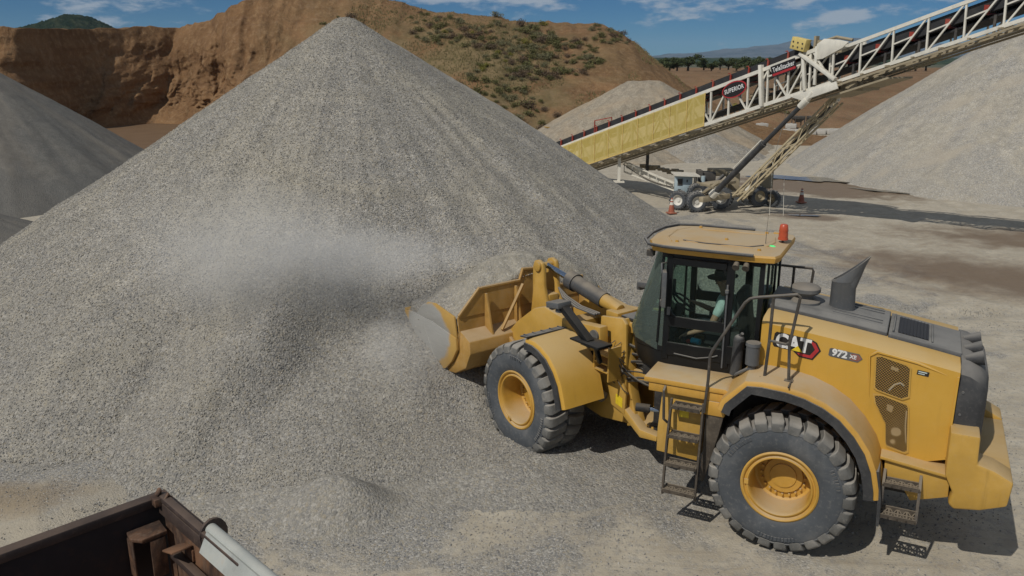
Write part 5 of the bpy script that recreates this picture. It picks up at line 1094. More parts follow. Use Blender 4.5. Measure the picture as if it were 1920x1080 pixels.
# ---------------------------------------------------------------- telescopic stacker conveyor
C0 = (4.9, 37.2); CANG = math.atan2(-.799, .601)
ST = thing('conveyor', 'long white telescopic stacking conveyor with a yellow mesh guard on wheels', 'conveyor', (C0[0], C0[1], 0), CANG)
SL_ = .325
def zb(s): return 1.60+SL_*s
HW = .88
def truss(name, s0, s1, h0, h1, y, ch, m, skips=(), step=1.0, mid=False, slant=0):
    mb = MB(); mb.bar((s0, y, zb(s0)), (s1, y, zb(s1)), ch, ch*1.25); mb.bar((s0, y, zb(s0)+h0), (s1, y, zb(s1)+h1), ch, ch*1.25)
    n = int((s1-s0)/step)
    for k in range(n+1):
        s = s0+step*k; h = h0+(h1-h0)*(s-s0)/(s1-s0); mb.bar((s, y, zb(s)), (s-.05, y, zb(s)+h), ch*.62)
        if k < n: mb.bar((s+.04, y, zb(s)+.04), (s+step-.08, y, zb(s+step)+h-.04) if slant == 0 or k % 2 == 0 else (s+step, y, zb(s+step)), ch*.55) if slant == 0 else mb.bar((s, y, zb(s)+(h if k % 2 else 0)), (s+step, y, zb(s+step)+(0 if k % 2 else h)), ch*.55)
        if mid and k < n: mb.bar((s, y, zb(s)+h*.55), (s+step*.55, y, zb(s+step*.55)+h*.58), ch*.5)
    return mb.build(name, m, ST, smooth=0)
truss('near_truss', -6, 10.6, 1.20, 1.28, -HW, .10, M['stackwhite'], step=.83, slant=1)
truss('far_truss', -6, 10.6, 1.20, 1.28, HW, .10, M['stackwhite'], step=.83, slant=1)
truss('upper_near_truss', 8.3, 24, 1.05, 1.05, -HW+.16, .085, M['stackwhite'], step=1.05, mid=True)
truss('upper_far_truss', 8.3, 24, 1.05, 1.05, HW-.16, .085, M['stackwhite'], step=1.05, mid=True)
mb = MB()
for k in range(38):
    s = -6+.8*k
    mb.bar((s, -HW, zb(s)-.05), (s, HW, zb(s)-.05), .06); 
    if k < 37: mb.bar((s, -HW*(1 if k % 2 else -1), zb(s)-.05), (s+.8, HW*(1 if k % 2 else -1), zb(s+.8)-.05), .05)
    mb.bar((s, -HW, zb(s)-.16), (s+.8, -HW+.25, zb(s+.8)-.16), .05)
for y in (-HW+.05, HW-.05, -.3, .3): mb.bar((-6, y, zb(-6)-.14), (24, y, zb(24)-.14), .06)
mb.build('bottom_lattice', M['stackdirty'], ST, smooth=0)
def belt(name, s0, s1, rel, hw, dip, m):
    mb = MB(); rings = []
    for s in (s0, s1):
        z = zb(s)+rel; rings.append([(s, -hw, z), (s, -hw*.4, z-dip), (s, hw*.4, z-dip), (s, hw, z), (s, hw, z-.05), (s, hw*.4, z-dip-.05), (s, -hw*.4, z-dip-.05), (s, -hw, z-.05)])
    mb.loft(rings); return mb.build(name, m, ST, smooth=0)
belt('belt', -6.5, 9.6, 1.52, .72, .22, M['belt']); belt('upper_belt', 8.6, 24.5, .92, .60, .2, M['belt']); belt('return_belt', -6, 24.2, .42, .55, .02, M['belt'])
sd = MB()
for y in (-.76, .76): sd.prism([(-6.5, zb(-6.5)+1.30), (9.6, zb(9.6)+1.32), (9.6, zb(9.6)+1.58), (-6.5, zb(-6.5)+1.56)], 'y', y-.012, y+.012)
for y in (-.60, .60): sd.prism([(10.2, zb(10.2)+.55), (24.2, zb(24.2)+.55), (24.2, zb(24.2)+.90), (10.2, zb(10.2)+.90)], 'y', y-.012, y+.012)
sd.build('belt_side', M['belt'], ST, smooth=0)
for k in range(19):
    s = -5.6+.80*k; i_ = MB(); z = zb(s)+1.24; i_.box(s-.03, s+.03, -.86, -.80, z, z+.30); i_.box(s-.03, s+.03, .80, .86, z, z+.30); i_.bar((s, -.84, z+.02), (s, .84, z+.02), .05); i_.tube([(s, -.83, z+.28), (s-.05, -.83, z+.36), (s-.12, -.83, z+.34)], .02, 5); i_.build('idler', M['red'], ST, smooth=0)
for k in range(13):
    s = 10.9+1.05*k; i_ = MB(); z = zb(s)+.55; i_.box(s-.07, s+.07, -.68, -.62, z, z+.22); i_.box(s-.07, s+.07, .62, .68, z, z+.22); i_.bar((s, -.64, z-.02), (s, .64, z-.02), .06); i_.build('idler', M['red'], ST, smooth=0)
    b_ = MB(); b_.box(s+.2, s+.27, -.60, -.54, z-.42, z-.05); b_.build('belt_hanger', M['stackdark'], ST, smooth=0)
# yellow mesh guard
m, t, b = newmat('yellow mesh'); b.inputs['Base Color'].default_value = (0.62, 0.48, 0.13, 1); b.inputs['Roughness'].default_value = .7; b.inputs['Alpha'].default_value = .70
M['mesh'] = m; M['meshframe'] = paint('guard frame yellow', (0.70, 0.50, 0.16), .5, dust=.3, grime=.25)
GX = np.linspace(-6, 5.38, 14)
for a, c_ in zip(GX[:-1], GX[1:]):
    p_ = MB(); y = -HW-.07; p_.add([(a+.01, y, zb(a)-.02), (c_-.01, y, zb(c_)-.02), (c_-.03, y, zb(c_)+1.20), (a-.01, y, zb(a)+1.20)], [(0, 1, 2, 3)]); po = p_.build('mesh_guard', M['mesh'], ST, smooth=0)
    f_ = MB(); f_.bar((c_-.01, y-.01, zb(c_)-.02), (c_-.03, y-.01, zb(c_)+1.20), .022); f_.bar((a, y-.01, zb(a)-.03), (c_, y-.01, zb(c_)-.03), .03); f_.build('guard_frame', M['meshframe'], po, smooth=0)
# white posts, braces, yellow box, drum at the joint
mb = MB(); Y0 = -HW-.06
mb.bar((7.98, Y0-.03, zb(8.05)-.06), (7.80, Y0-.03, zb(7.9)+1.42), .20, .12); mb.bar((10.75, Y0, zb(10.75)+.05), (9.35, Y0-.02, zb(9.35)+1.34), .17, .12); mb.bar((9.65, Y0, zb(9.65)+.02), (9.45, Y0, zb(9.45)+1.3), .13, .1); mb.bar((8.1, Y0, zb(8.1)+.95), (9.4, Y0, zb(9.4)+.95), .06); mb.bar((10.0, Y0, zb(10)+.1), (9.95, Y0, zb(10)+1.35), .09)
mb.prism([(9.9, zb(9.9)+.95), (9.95, zb(9.9)+1.45), (10.2, zb(9.9)+1.62), (10.75, zb(10.75)+1.30), (11.1, zb(11.1)+1.12), (10.9, zb(10.9)+1.0), (10.2, zb(10.2)+.88)], 'y', Y0-.02, Y0+.03)
mb.prism([(9.1, zb(9.1)-.02), (10.8, zb(10.8)-.02), (10.9, zb(10.8)-.25), (10.0, zb(10)-.30), (9.6, zb(9.6)-.30)], 'y', Y0-.04, Y0+.02)
mb.build('joint_frame', M['stackwhite'], ST, bevel=.012)
mb = MB(); mb.cyl((9.85, -.7, zb(9.85)+1.40), (9.85, .7, zb(9.85)+1.40), .20, .20, 20); mb.box(9.75, 10.6, -.5, .6, zb(10)+1.15, zb(10)+1.45); mb.tube([(9.9, -.5, zb(9.9)+1.55), (10.3, -.4, zb(10.3)+1.55), (10.9, -.4, zb(10.9)+1.25)], .05, 8); mb.box(9.72, 9.80, -.8, -.6, zb(9.8)+1.2, zb(9.8)+1.75); mb.build('head_drum', M['stackdirty'], ST)
mb = MB(); mb.box(9.05, 9.62, Y0-.18, Y0+.12, zb(9.4)+1.42, zb(9.4)+1.82, Matrix.Rotation(R(12), 3, 'Y')); yb_ = mb.build('yellow_guard_box', paint('pale yellow box', (.68, .53, .18), .5, dust=.2), ST, bevel=.015)
mb = MB()
for i in range(3):
    for j in range(2): mb.cyl((9.16+.18*i, Y0-.20, zb(9.4)+1.56+.15*j-.04*i), (9.16+.18*i, Y0-.178, zb(9.4)+1.56+.15*j-.04*i), .028, .028, 8)
mb.build('hole', M['stackdark'], yb_, smooth=0)
mb = MB(); mb.box(8.5, 9.3, -.5, .5, zb(8.9)+.3, zb(8.9)+.75); mb.box(10.7, 11.5, -.5, .5, zb(11)-.38, zb(11)-.08); mb.cyl((11.2, -.6, zb(11.2)-.25), (11.2, .5, zb(11.2)-.25), .15, .15, 14); mb.box(10.3, 12.5, -.75, .75, zb(11)-.32, zb(11)-.26, Matrix.Rotation(-math.atan(SL_), 3, 'Y'))
rq = random.Random(8)
for _ in range(26):
    s = rq.uniform(6.5, 11.8); z = zb(s)+(rq.uniform(.1, .6) if s < 9.5 else rq.uniform(-.35, -.1)); mb.box(s, s+rq.uniform(.08, .3), rq.uniform(-.6, -.2), rq.uniform(-.1, .3), z, z+rq.uniform(.05, .2))
mb.build('drive_machinery', M['stackdirty'], ST, bevel=.0, smooth=0)
# signs
def face_M(s, z, y): # plane facing -y, text runs along +s, tilted with the conveyor
    return Matrix.Translation((s, y, z)) @ Matrix.Rotation(R(90), 4, 'X') @ Matrix.Rotation(math.atan(SL_), 4, 'Z')
def oval_plate(s, z, a, c_, y0, y1, m, parent, rot):
    mb = MB(); pts = []
    for i in range(32):
        u, v = a*math.cos(2*math.pi*i/32), c_*math.sin(2*math.pi*i/32); pts.append((s+u*math.cos(rot)-v*math.sin(rot), z+u*math.sin(rot)+v*math.cos(rot)))
    mb.prism(pts, 'y', y0, y1); return mb.build('oval_plate', m, parent, smooth=0)
ra = math.atan(SL_); s_, z_ = 6.72, zb(6.72)+.93; ys_ = -HW-.12
ov = oval_plate(s_, z_, .56, .29, ys_, ys_+.02, M['decalred'], ST, ra); ov.name = 'oval_sign'; oval_plate(s_, z_, .51, .245, ys_-.006, ys_-.001, M['decalblack'], ov, ra)
text_obj('lettering', 'SUPERIOR', .22, M['white'], ov, face_M(s_, z_, ys_-.010), .002, .004, .84, 0.1, 1.10)
s2, z2 = 8.76, zb(8.76)+1.05; mb = MB(); mb.prism([(s2+u*math.cos(ra)-v*math.sin(ra), z2+u*math.sin(ra)+v*math.cos(ra)) for u, v in ((-.50, -.19), (.50, -.19), (.50, .19), (-.50, .19))], 'y', ys_, ys_+.015); sp_ = mb.build('name_plate', M['decalblack'], ST, smooth=0)
mb = MB(); mb.prism([(s2+u*math.cos(ra)-v*math.sin(ra), z2+u*math.sin(ra)+v*math.cos(ra)) for u, v in ((-.47, -.16), (.47, -.16), (.47, -.08), (-.47, -.08))], 'y', ys_-.006, ys_-.001); mb.build('red_stripe', M['decalred'], sp_, smooth=0)
text_obj('lettering', 'TeleStacker', .225, M['white'], sp_, face_M(s2+.0, z2+.04, ys_-.008), .002, .004, .76, 0, 1.08)
# support legs: lattice booms and hydraulic cylinders down to the axle
TOPS, BOT = 9.75, 6.05
mb = MB()
def leg_pt(t_, y, off): return Vector((TOPS+.35+(BOT-TOPS-.2)*t_+off[0], y*(1+.25*t_), (zb(TOPS)-.25)*(1-t_)+.62*t_+off[1]))
M['legpale'] = paint('pale tan leg', (0.50, 0.42, 0.27), .6, dust=.4, grime=.6); nrm = Vector((.80, 0, -.60))
def lattice(y, w_=.30):
    mb = MB(); ch = []
    for a in (0, 1):
        for b_ in (0, 1):
            P0 = leg_pt(0, y, (0, 0))+nrm*(a*w_)+Vector((0, (b_-.5)*.30, 0)); P1 = leg_pt(1, y, (0, 0))+nrm*(a*w_)+Vector((0, (b_-.5)*.30, 0)); mb.bar(P0, P1, .06); ch.append((P0, P1))
    for k in range(8):
        t0, t1 = k/8, (k+1)/8
        for a_, c_ in ((0, 2), (1, 3), (0, 1), (2, 3)):
            A, B_ = ch[a_], ch[c_]
            if k % 2: A, B_ = B_, A
            mb.bar(A[0].lerp(A[1], t0), B_[0].lerp(B_[1], t1), .032)
    return mb
for y in (.15,): lattice(y).build('support_leg', M['legpale'], ST, smooth=0)
for y in (-.95, .95):
    a, b_ = Vector((TOPS-.05, y*.95, zb(TOPS)-.35)), Vector((BOT+.05, y*1.15, .72)); mid = a.lerp(b_, .42)
    cy_ = MB(); cy_.cyl(mid, b_, .11, .11, 16); cy_.cyl(a, mid, .08, .08, 16); cy_.cyl(mid, mid+(b_-a).normalized()*.1, .125, .125, 16); co_ = cy_.build('support_cylinder', M['blackdust'], ST)
    w_ = MB(); w_.cyl(a+(a-b_).normalized()*.05, a+(b_-a).normalized()*.3, .13, .11, 14); w_.cyl(a+Vector((.25, 0, .3)), a, .10, .10, 10); w_.build('cylinder_end', M['stackwhite'], co_); w_ = MB(); w_.cyl(b_, b_+(a-b_).normalized()*.3, .16, .16, 14); q0, q1 = mid+(b_-a).normalized()*-.05, mid+(b_-a).normalized()*1.5; off = Vector((-.12, -.05, .08)); w_.build('cylinder_end', M['stackwhite'], co_); w_ = MB(); w_.bar(q0+off, q1+off, .03); w_.build('guide_bar', M['stackwhite'], co_)
# axle assembly
AX = thing_y = None
mb = MB(); mb.bar((6.0, -1.6, .60), (6.0, 1.9, .60), .2); mb.box(5.3, 5.8, -.9, .7, 1.0, 1.12); mb.bar((5.2, -.8, .55), (6.3, -1.0, 1.25), .1); mb.bar((6.0, -1.9, 1.3), (6.35, -1.3, 1.05), .07); mb.build('axle_frame', M['stackdirty'], ST, bevel=.01)
def small_wheel(px, py, rad, wid, rimm, yawoff, z=None):
    # wheel located by its place on the ground: world position turned into the conveyor's frame
    wx, wy = px-C0[0], py-C0[1]; c_, s_ = math.cos(CANG), math.sin(CANG); lx, ly = c_*wx+s_*wy, -s_*wx+c_*wy
    Mw = Matrix.Translation((lx, ly, rad if z is None else z)) @ Matrix.Rotation(yawoff-CANG, 4, 'Z')
    tb = MB(Mw); h = wid/2; tb.lathe([(rad*.55, -h*.9), (rad*.62, -h), (rad*.85, -h), (rad*.96, -h*.75), (rad*.97, 0), (rad*.96, h*.75), (rad*.85, h), (rad*.62, h), (rad*.55, h*.9)], ax='y', n=32, loop=True)
    for k in range(20):
        for row in (1, -1):
            a = 2*math.pi*(k+(.5 if row > 0 else 0))/20; q = []
            for y, tw_ in ((.02*row, 0), (h*.98*row, .12)):
                q.append([((r_)*math.cos(a+tw_+d), y, (r_)*math.sin(a+tw_+d)) for r_, d in ((rad*1.0, -.06), (rad*1.0, .06), (rad*.93, .07), (rad*.93, -.07))])
            tb.loft(q)
    rm = MB(Mw); rm.lathe([(rad*.56, -h*.88), (rad*.60, -h*.95), (rad*.52, -h*.85), (rad*.45, -h*.3), (rad*.2, -h*.25), (rad*.19, -h*.5), (.001, -h*.5), (.001, h*.3), (rad*.5, h*.8), (rad*.56, h*.85)], ax='y', n=28, loop=True)
    w_ = rm.build('wheel', rimm, ST); tb.build('tyre', M['rubber'], w_); return w_
M['rimw'] = paint('white rim', (.72, .70, .64), .5, dust=.2, grime=.35)
small_wheel(7.22, 32.2, .40, .32, M['rimw'], R(10)); small_wheel(6.66, 32.75, .38, .32, M['rimw'], R(-38))
small_wheel(8.22, 32.45, .45, .28, M['rimw'], R(2), .52); small_wheel(8.42, 32.75, .40, .24, M['rimw'], R(2), .48); small_wheel(7.45, 33.3, .36, .28, M['rimw'], R(8), .60); small_wheel(7.65, 33.5, .36, .28, M['rimw'], R(8), .58)
small_wheel(10.0, 33.4, .42, .28, M['stackdirty'], R(14), .42); small_wheel(10.55, 33.3, .34, .24, M['stackdirty'], R(-55)); small_wheel(9.75, 33.9, .40, .26, M['stackdirty'], R(14), .42)
mb = MB(); 
def w2c(x, y): wx, wy = x-C0[0], y-C0[1]; c_, s_ = math.cos(CANG), math.sin(CANG); return (c_*wx+s_*wy, -s_*wx+c_*wy)
WM = Matrix.Translation((0, 0, 0))
def WMB(): # builder that takes world coordinates and stores them in the conveyor's frame
    return MB((Matrix.Translation((C0[0], C0[1], 0)) @ Matrix.Rotation(CANG, 4, 'Z')).inverted())
mb = WMB(); mb.box(8.75, 9.2, 33.4, 33.9, .45, 1.35); mb.build('bogie_box', M['stackdirty'], ST, bevel=.015); mb = WMB(); mb.box(10.3, 10.8, 34.2, 34.6, .6, 1.45); mb.build('bogie_box', M['stackdirty'], ST, bevel=.015); mb = WMB(); mb.bar((7.3, 32.6, .5), (9.0, 33.2, .6), .2); mb.bar((6.9, 32.8, .45), (7.5, 32.3, .45), .14); mb.build('tandem_frame', M['stackdirty'], ST, bevel=.015)
mb = WMB(); mb.cyl((7.6, 33.0, .55), (8.55, 33.5, 1.25), .07, .07, 10); mb.build('lift_ram', M['blackdust'], ST)
mb = WMB(); mb.box(7.65, 8.35, 33.9, 34.5, .75, 1.30); mb.cyl((7.8, 33.8, .9), (7.8, 33.8, 1.15), .12, .12, 12); mb.box(7.6, 7.8, 33.8, 34.3, .5, 1.4); mb.build('engine', M['stackdark'], ST, bevel=.02)
mb = WMB(); mb.cyl((7.78, 33.68, .95), (7.78, 33.68, 1.2), .09, .09, 12); mb.build('air_filter', M['cabinet'], ST)
mb = WMB(); mb.box(8.2, 9.2, 34.3, 34.9, 1.10, 1.38); mb.build('tank', M['stackdirty'], ST, bevel=.03)
mb = WMB(); mb.box(6.62, 7.30, 33.45, 33.75, .45, 1.22); cb = mb.build('control_cabinet', M['cabinet'], ST, bevel=.01)
mb = WMB(); mb.box(6.70, 6.90, 33.43, 33.449, .85, 1.12); mb.box(6.72, 6.84, 33.43, 33.449, .60, .70); mb.box(7.06, 7.10, 33.42, 33.449, .98, 1.08); mb.build('cabinet_door', M['stackdark'], cb, bevel=.004)
mb = WMB(); mb.prism([(6.55, 1.26), (7.55, 1.22), (7.55, 1.27), (6.55, 1.31)], 'y', 33.2, 34.1); mb.prism([(6.55, 1.28), (7.55, 1.24), (7.55, 1.27), (6.55, 1.31)], 'y', 34.1, 34.2); mb.bar((7.5, 33.5, 0.5), (7.5, 33.5, 1.25), .05); mb.bar((7.5, 34.0, 0.5), (7.5, 34.0, 1.25), .05); mb.build('cabinet_roof', M['stackwhite'], ST)
# walkway / tow beam running from the low end to the wheels
P0, P1 = Vector((5.0, 37.0, 1.35)), Vector((7.0, 33.9, .75)); mb = WMB()
for dz, w_ in ((0, .05), (-.42, .06)): mb.bar(P0+Vector((0, 0, dz)), P1+Vector((0, 0, dz*.7)), w_)
for k in range(8): q = P0.lerp(P1, k/7); mb.bar(q, q+Vector((0, 0, -.42+.12*k/7)), .035)
mb.build('tow_beam_rail', M['stackwhite'], ST, smooth=0)
mb = WMB(); rings = []
for k in range(9): q = P0.lerp(P1, k/8)+Vector((.1, .12, -.16-.05*math.sin(k/8*math.pi))); rings.append([tuple(q+Vector(o_)) for o_ in ((0, 0, .12), (.16, .1, .12), (.16, .1, -.10), (0, 0, -.10))])
mb.loft(rings); mb.build('tow_beam', M['stackwhite'], ST, smooth=0)
mb = WMB(); mb.tube([P0.lerp(P1, k/8)+Vector((-.05, -.05, -.08-.22*math.sin(k/8*math.pi))) for k in range(9)], .022, 6); mb.build('power_cable', M['hose'], ST)
mb = WMB(); mb.bar((4.72, 36.6, .55), (4.72, 36.6, 1.75), .17, .12); mb.box(4.5, 4.95, 36.4, 36.8, .52, .58); mb.build('stand_post', M['stackwhite'], ST); mb = WMB(); mb.bar((6.1, 37.5, .9), (6.1, 37.5, 1.9), .16, .12); mb.build('stand_post', M['stackdark'], ST)
rq = random.Random(4)
mb = WMB()
for k in range(14): q = Vector((6.0, 38, 1.1)).lerp(Vector((8.2, 35.3, .9)), k/13); mb.box(q.x-.15, q.x+.15, q.y-.1, q.y+.1, q.z-.1+rq.uniform(-.05, .05), q.z+.03+rq.uniform(0, .1))
mb.build('far_tow_beam', M['stackdirty'], ST, smooth=0)
mb = WMB(); mb.tube([(10.3, 31.5, 4.3), (9.9, 31.6, 2.0), (9.85, 31.3, .03)], .008, 4); mb.tube([(10.35, 31.5, 1.5), (10.35, 31.2, .03)], .008, 4); mb.build('dangling_cable', M['stackwhite'], ST)
mb = MB(); zz = zb(-.9)+1.5; mb.bar((-.9, -.86, zz-.3), (-.9, -.86, zz+.35), .04); mb.bar((-.9, -.86, zz+.33), (-.2, -.5, zz+.5), .04); mb.bar((-.2, -.5, zz), (-.2, -.5, zz+.5), .03); mb.build('pull_bracket', M['red'], ST, smooth=0)
# ---------------------------------------------------------------- traffic cones
def tcone(x, y, lab, dark=False):
    r_ = thing('traffic_cone', lab, 'traffic cone', (x, y, 0.0), .3, None); r_.scale = (.85, .85, .88)
    mb = MB(); mb.lathe([(.165, .05), (.15, .06), (.045, .66), (.03, .68), (.0001, .68)], (0, 0, 0), 'z', 20); mb.build('body', M['orange'], r_)
    mb = MB(); mb.box(-.19, .19, -.19, .19, .0, .05); mb.build('base', M['orange'], r_, bevel=.01)
    mb = MB()
    for z0, z1 in ((.38, .50), (.56, .62)): a = .15-(z0-.06)*.175+.003; b_ = .15-(z1-.06)*.175+.003; mb.lathe([(a, z0), (b_, z1)], (0, 0, 0), 'z', 20)
    mb.build('reflective_band', M['stackwhite'], r_)
tcone(6.2, 31.85, 'sun faded orange traffic cone with a pale band left of the stacker wheels'); tcone(12.07, 34.3, 'orange traffic cone on the dark shadow strip right of the stacker wheels')
# ---------------------------------------------------------------- half hidden machine and tank beyond the stockpile
DM = thing('distant_loader', 'small yellow machine half hidden behind the right flank of the main gravel pile', 'loader', (2.65, 57.5, 0), R(200)); DM.scale = (.62, .62, .62)
mb = MB(); mb.box(-1.3, .6, -.5, .5, .7, 1.35); mb.build('body', M['yellow2'], DM, bevel=.05); mb = MB(); mb.box(-.3, .5, -.42, .42, 1.36, 2.0); mb.build('cab', M['black'], DM, bevel=.03); mb = MB(); mb.box(-.4, .6, -.48, .48, 2.0, 2.07); mb.build('roof', M['yellow2'], DM)
for x in (-.9, .9):
    for y in (-.6, .6): mb = MB(); mb.lathe([(.0001, -.15), (.38, -.15), (.45, -.08), (.45, .08), (.38, .15), (.0001, .15)], (x, y, .45), 'y', 18); mb.build('wheel', M['rubber'], DM)
mb = MB(); mb.prism([(1.3, .2), (1.9, .25), (1.7, .9), (1.3, .7)], 'y', -.7, .7); mb.bar((.4, 0, .9), (1.4, 0, .5), .2); mb.build('bucket', M['yellow2'], DM)
mb = MB(); mb.box(-.7, .7, -.35, .35, 0.0, .95); mb.box(-.72, .72, -.37, .37, .951, 1.0); mb.box(-.2, .2, -.39, -.352, .3, .7)
o = mb.build('storage_box', M['stackwhite'], None, bevel=.03); o.location = (3.15, 48.5, 0.0); tag(o, 'white metal box peeking out behind the gravel pile beside the low end of the conveyor', 'box')
# ---------------------------------------------------------------- rusty open trailer at the lower left
m, t, b = newmat('rusty painted steel'); co = objco(t)
n1 = noi(t, co, 2.2, 7, .7, .6); mps = t.nodes.new('ShaderNodeMapping'); t.links.new(co, mps.inputs[0]); mps.inputs['Scale'].default_value = (3, 3, .6); n2 = noi(t, mps.outputs[0], 6, 6, .7); n3 = noi(t, co, 30, 4, .7)
c_ = mixc(t, rng(t, n1, .35, .62), (0.05, 0.03, 0.022), (0.22, 0.115, 0.062)); c_ = mixc(t, mth(t, 'MULTIPLY', rng(t, n2, .5, .68), .7), c_, (0.17, 0.12, 0.085)); c_ = mixc(t, rng(t, n3, .62, .75, 0, .35), c_, (0.32, 0.24, 0.18))
t.links.new(c_, b.inputs['Base Color']); b.inputs['Roughness'].default_value = .75; b.inputs['Metallic'].default_value = .15; bump(t, b, mth(t, 'ADD', n1, mth(t, 'MULTIPLY', n3, .3)), .35, .01); M['rust'] = m
M['rustdark'] = paint('dark rusty rail', (0.05, 0.035, 0.03), .6, dust=.35, grime=.6, dustcol=(.22, .15, .10)); M['pole'] = paint('galvanised tarp pole', (0.40, 0.42, 0.39), .45, dust=.25, grime=.7, dustcol=(.42, .36, .28))
M['rustshade'] = paint('shaded steel wall', (0.014, 0.014, 0.018), .55, dust=.1, grime=.4, dustcol=(.12, .055, .03), ns=1.4); TZ = 2.4; TA = R(225)     # local x runs along the long wall away from the corner, y along the end wall
TRL = thing('dump_trailer', 'dark rusty open steel trailer body at the lower left corner of the yard', 'trailer', (-2.86, 6.06, 0), TA)
LEN, WID, ZF = 7.5, 2.45, 1.15
mb = MB(); mb.box(0, LEN, -.03, .03, ZF, TZ-.05); mb.build('side_wall', M['rustshade'], TRL); mb = MB(); mb.box(0, LEN, WID-.03, WID+.03, ZF, TZ-.05); mb.build('side_wall', M['rust'], TRL)  # first wall near-black: its shade under grazing sun is put into the colour
mb = MB(); mb.box(-.05, LEN, -.055, .055, TZ-.05, TZ+.03); mb.box(-.0, LEN, WID-.055, WID+.055, TZ-.05, TZ+.03); mb.build('top_rail', M['rustdark'], TRL, bevel=.012)
mb = MB(); mb.box(-.03, .03, .1, WID-.1, ZF, TZ-.13); mb.build('end_wall', M['rust'], TRL); mb = MB(); mb.box(LEN, LEN+.05, 0, WID, ZF, TZ); mb.build('front_wall', M['rust'], TRL)
mb = MB(); mb.box(-.07, .05, .03, WID-.03, TZ-.12, TZ+.0); mb.box(-.02, .05, .03, 1.4, TZ-.002, TZ+.05); mb.box(.05, .12, .35, 1.5, TZ-.36, TZ-.30); mb.build('end_rail', M['rustdark'], TRL, bevel=.012)
mb = MB(); mb.box(-.02, LEN, -.02, WID+.02, ZF-.08, ZF); mb.build('floor', M['rust'], TRL)
mb = MB()
for x in (.9, 2.2, 3.5, 4.8, 6.1, 7.2): mb.box(x, x+.09, WID+.031, WID+.12, ZF-.05, TZ-.06); mb.box(x, x+.09, -.12, -.031, ZF-.05, TZ-.06)
mb.build('outer_stake', M['rustdark'], TRL)
mb = MB(); mb.prism([(.06, .05), (.32, .05), (.34, .17), (.28, .25), (.08, .25)], 'z', TZ-.20, TZ-.17); mb.prism([(.08, .06), (.30, .06), (.32, .16), (.27, .24), (.09, .24)], 'z', TZ-.215, TZ-.205); mb.box(.31, .325, .05, .16, TZ-.55, TZ-.216); mb.prism([(.10, .235), (.22, .235), (.22, .25), (.10, .25)], 'z', TZ-.55, TZ-.216)
mb.build('corner_bracket', M['rust'], TRL, bevel=.006)
mb = MB(); mb.box(.04, .20, .42, .62, TZ-.20, TZ-.185, Matrix.Rotation(R(18), 3, 'X')); mb.box(.03, .05, .5, .62, TZ-.3, TZ-.2); mb.build('wear_plate', M['rust'], TRL, bevel=.004)
mb = MB(); mb.tube([(.02, .02, TZ+.03), (.03, .05, TZ+.09), (.06, .06, TZ+.05)], .02, 6); mb.box(-.02, .1, .02, .12, TZ-.02, TZ+.045); mb.tube([(-.03, .12, TZ+.02), (.0, .14, TZ+.075), (.04, .15, TZ+.03)], .014, 6); mb.build('latch', M['rust'], TRL, bevel=.004)
cap = MB(); pts = [(.62+.0*i, 0) for i in range(1)]; ring = [(-.05+.11*math.cos(a), TZ-.01+.13*math.sin(a)) for a in np.linspace(0, 2*math.pi, 20)[:-1]]; cap.prism(ring, 'y', .80, .825); cap.build('pole_cap', M['rustdark'], TRL)
cap = MB(); cap.cyl((-.03, .83, TZ+.045), (-.03, WID+.1, TZ+.045), .048, .048, 16); cap.prism([(.065, TZ-.06), (.10, TZ-.07), (.03, TZ+.07), (-.02, TZ+.05)], 'y', .88, WID); cap.build('tarp_pole', M['pole'], TRL)
for x in (4.6, 5.8):
    for y in (.1, WID-.1):
        mb = MB(); mb.lathe([(.0001, -.14), (.25, -.14), (.30, -.15), (.48, -.14), (.52, -.09), (.52, .09), (.48, .14), (.30, .15), (.25, .14), (.0001, .14)], (x, y, .52), 'y', 28); mb.build('wheel', M['rubber'], TRL)
mb = MB(); mb.box(.3, LEN, .5, .62, ZF-.3, ZF-.085); mb.box(.3, LEN, WID-.62, WID-.5, ZF-.3, ZF-.085); mb.box(4.5, 4.7, .1, WID-.1, .45, .6); mb.box(5.7, 5.9, .1, WID-.1, .45, .6); mb.box(4.4, 6.0, .5, .62, .5, .85); mb.box(4.4, 6.0, WID-.62, WID-.5, .5, .85)
for y in (.55, WID-.55): mb.box(7.2, 7.35, y-.05, y+.05, 0, ZF-.3)
mb.build('chassis', M['rustdark'], TRL)
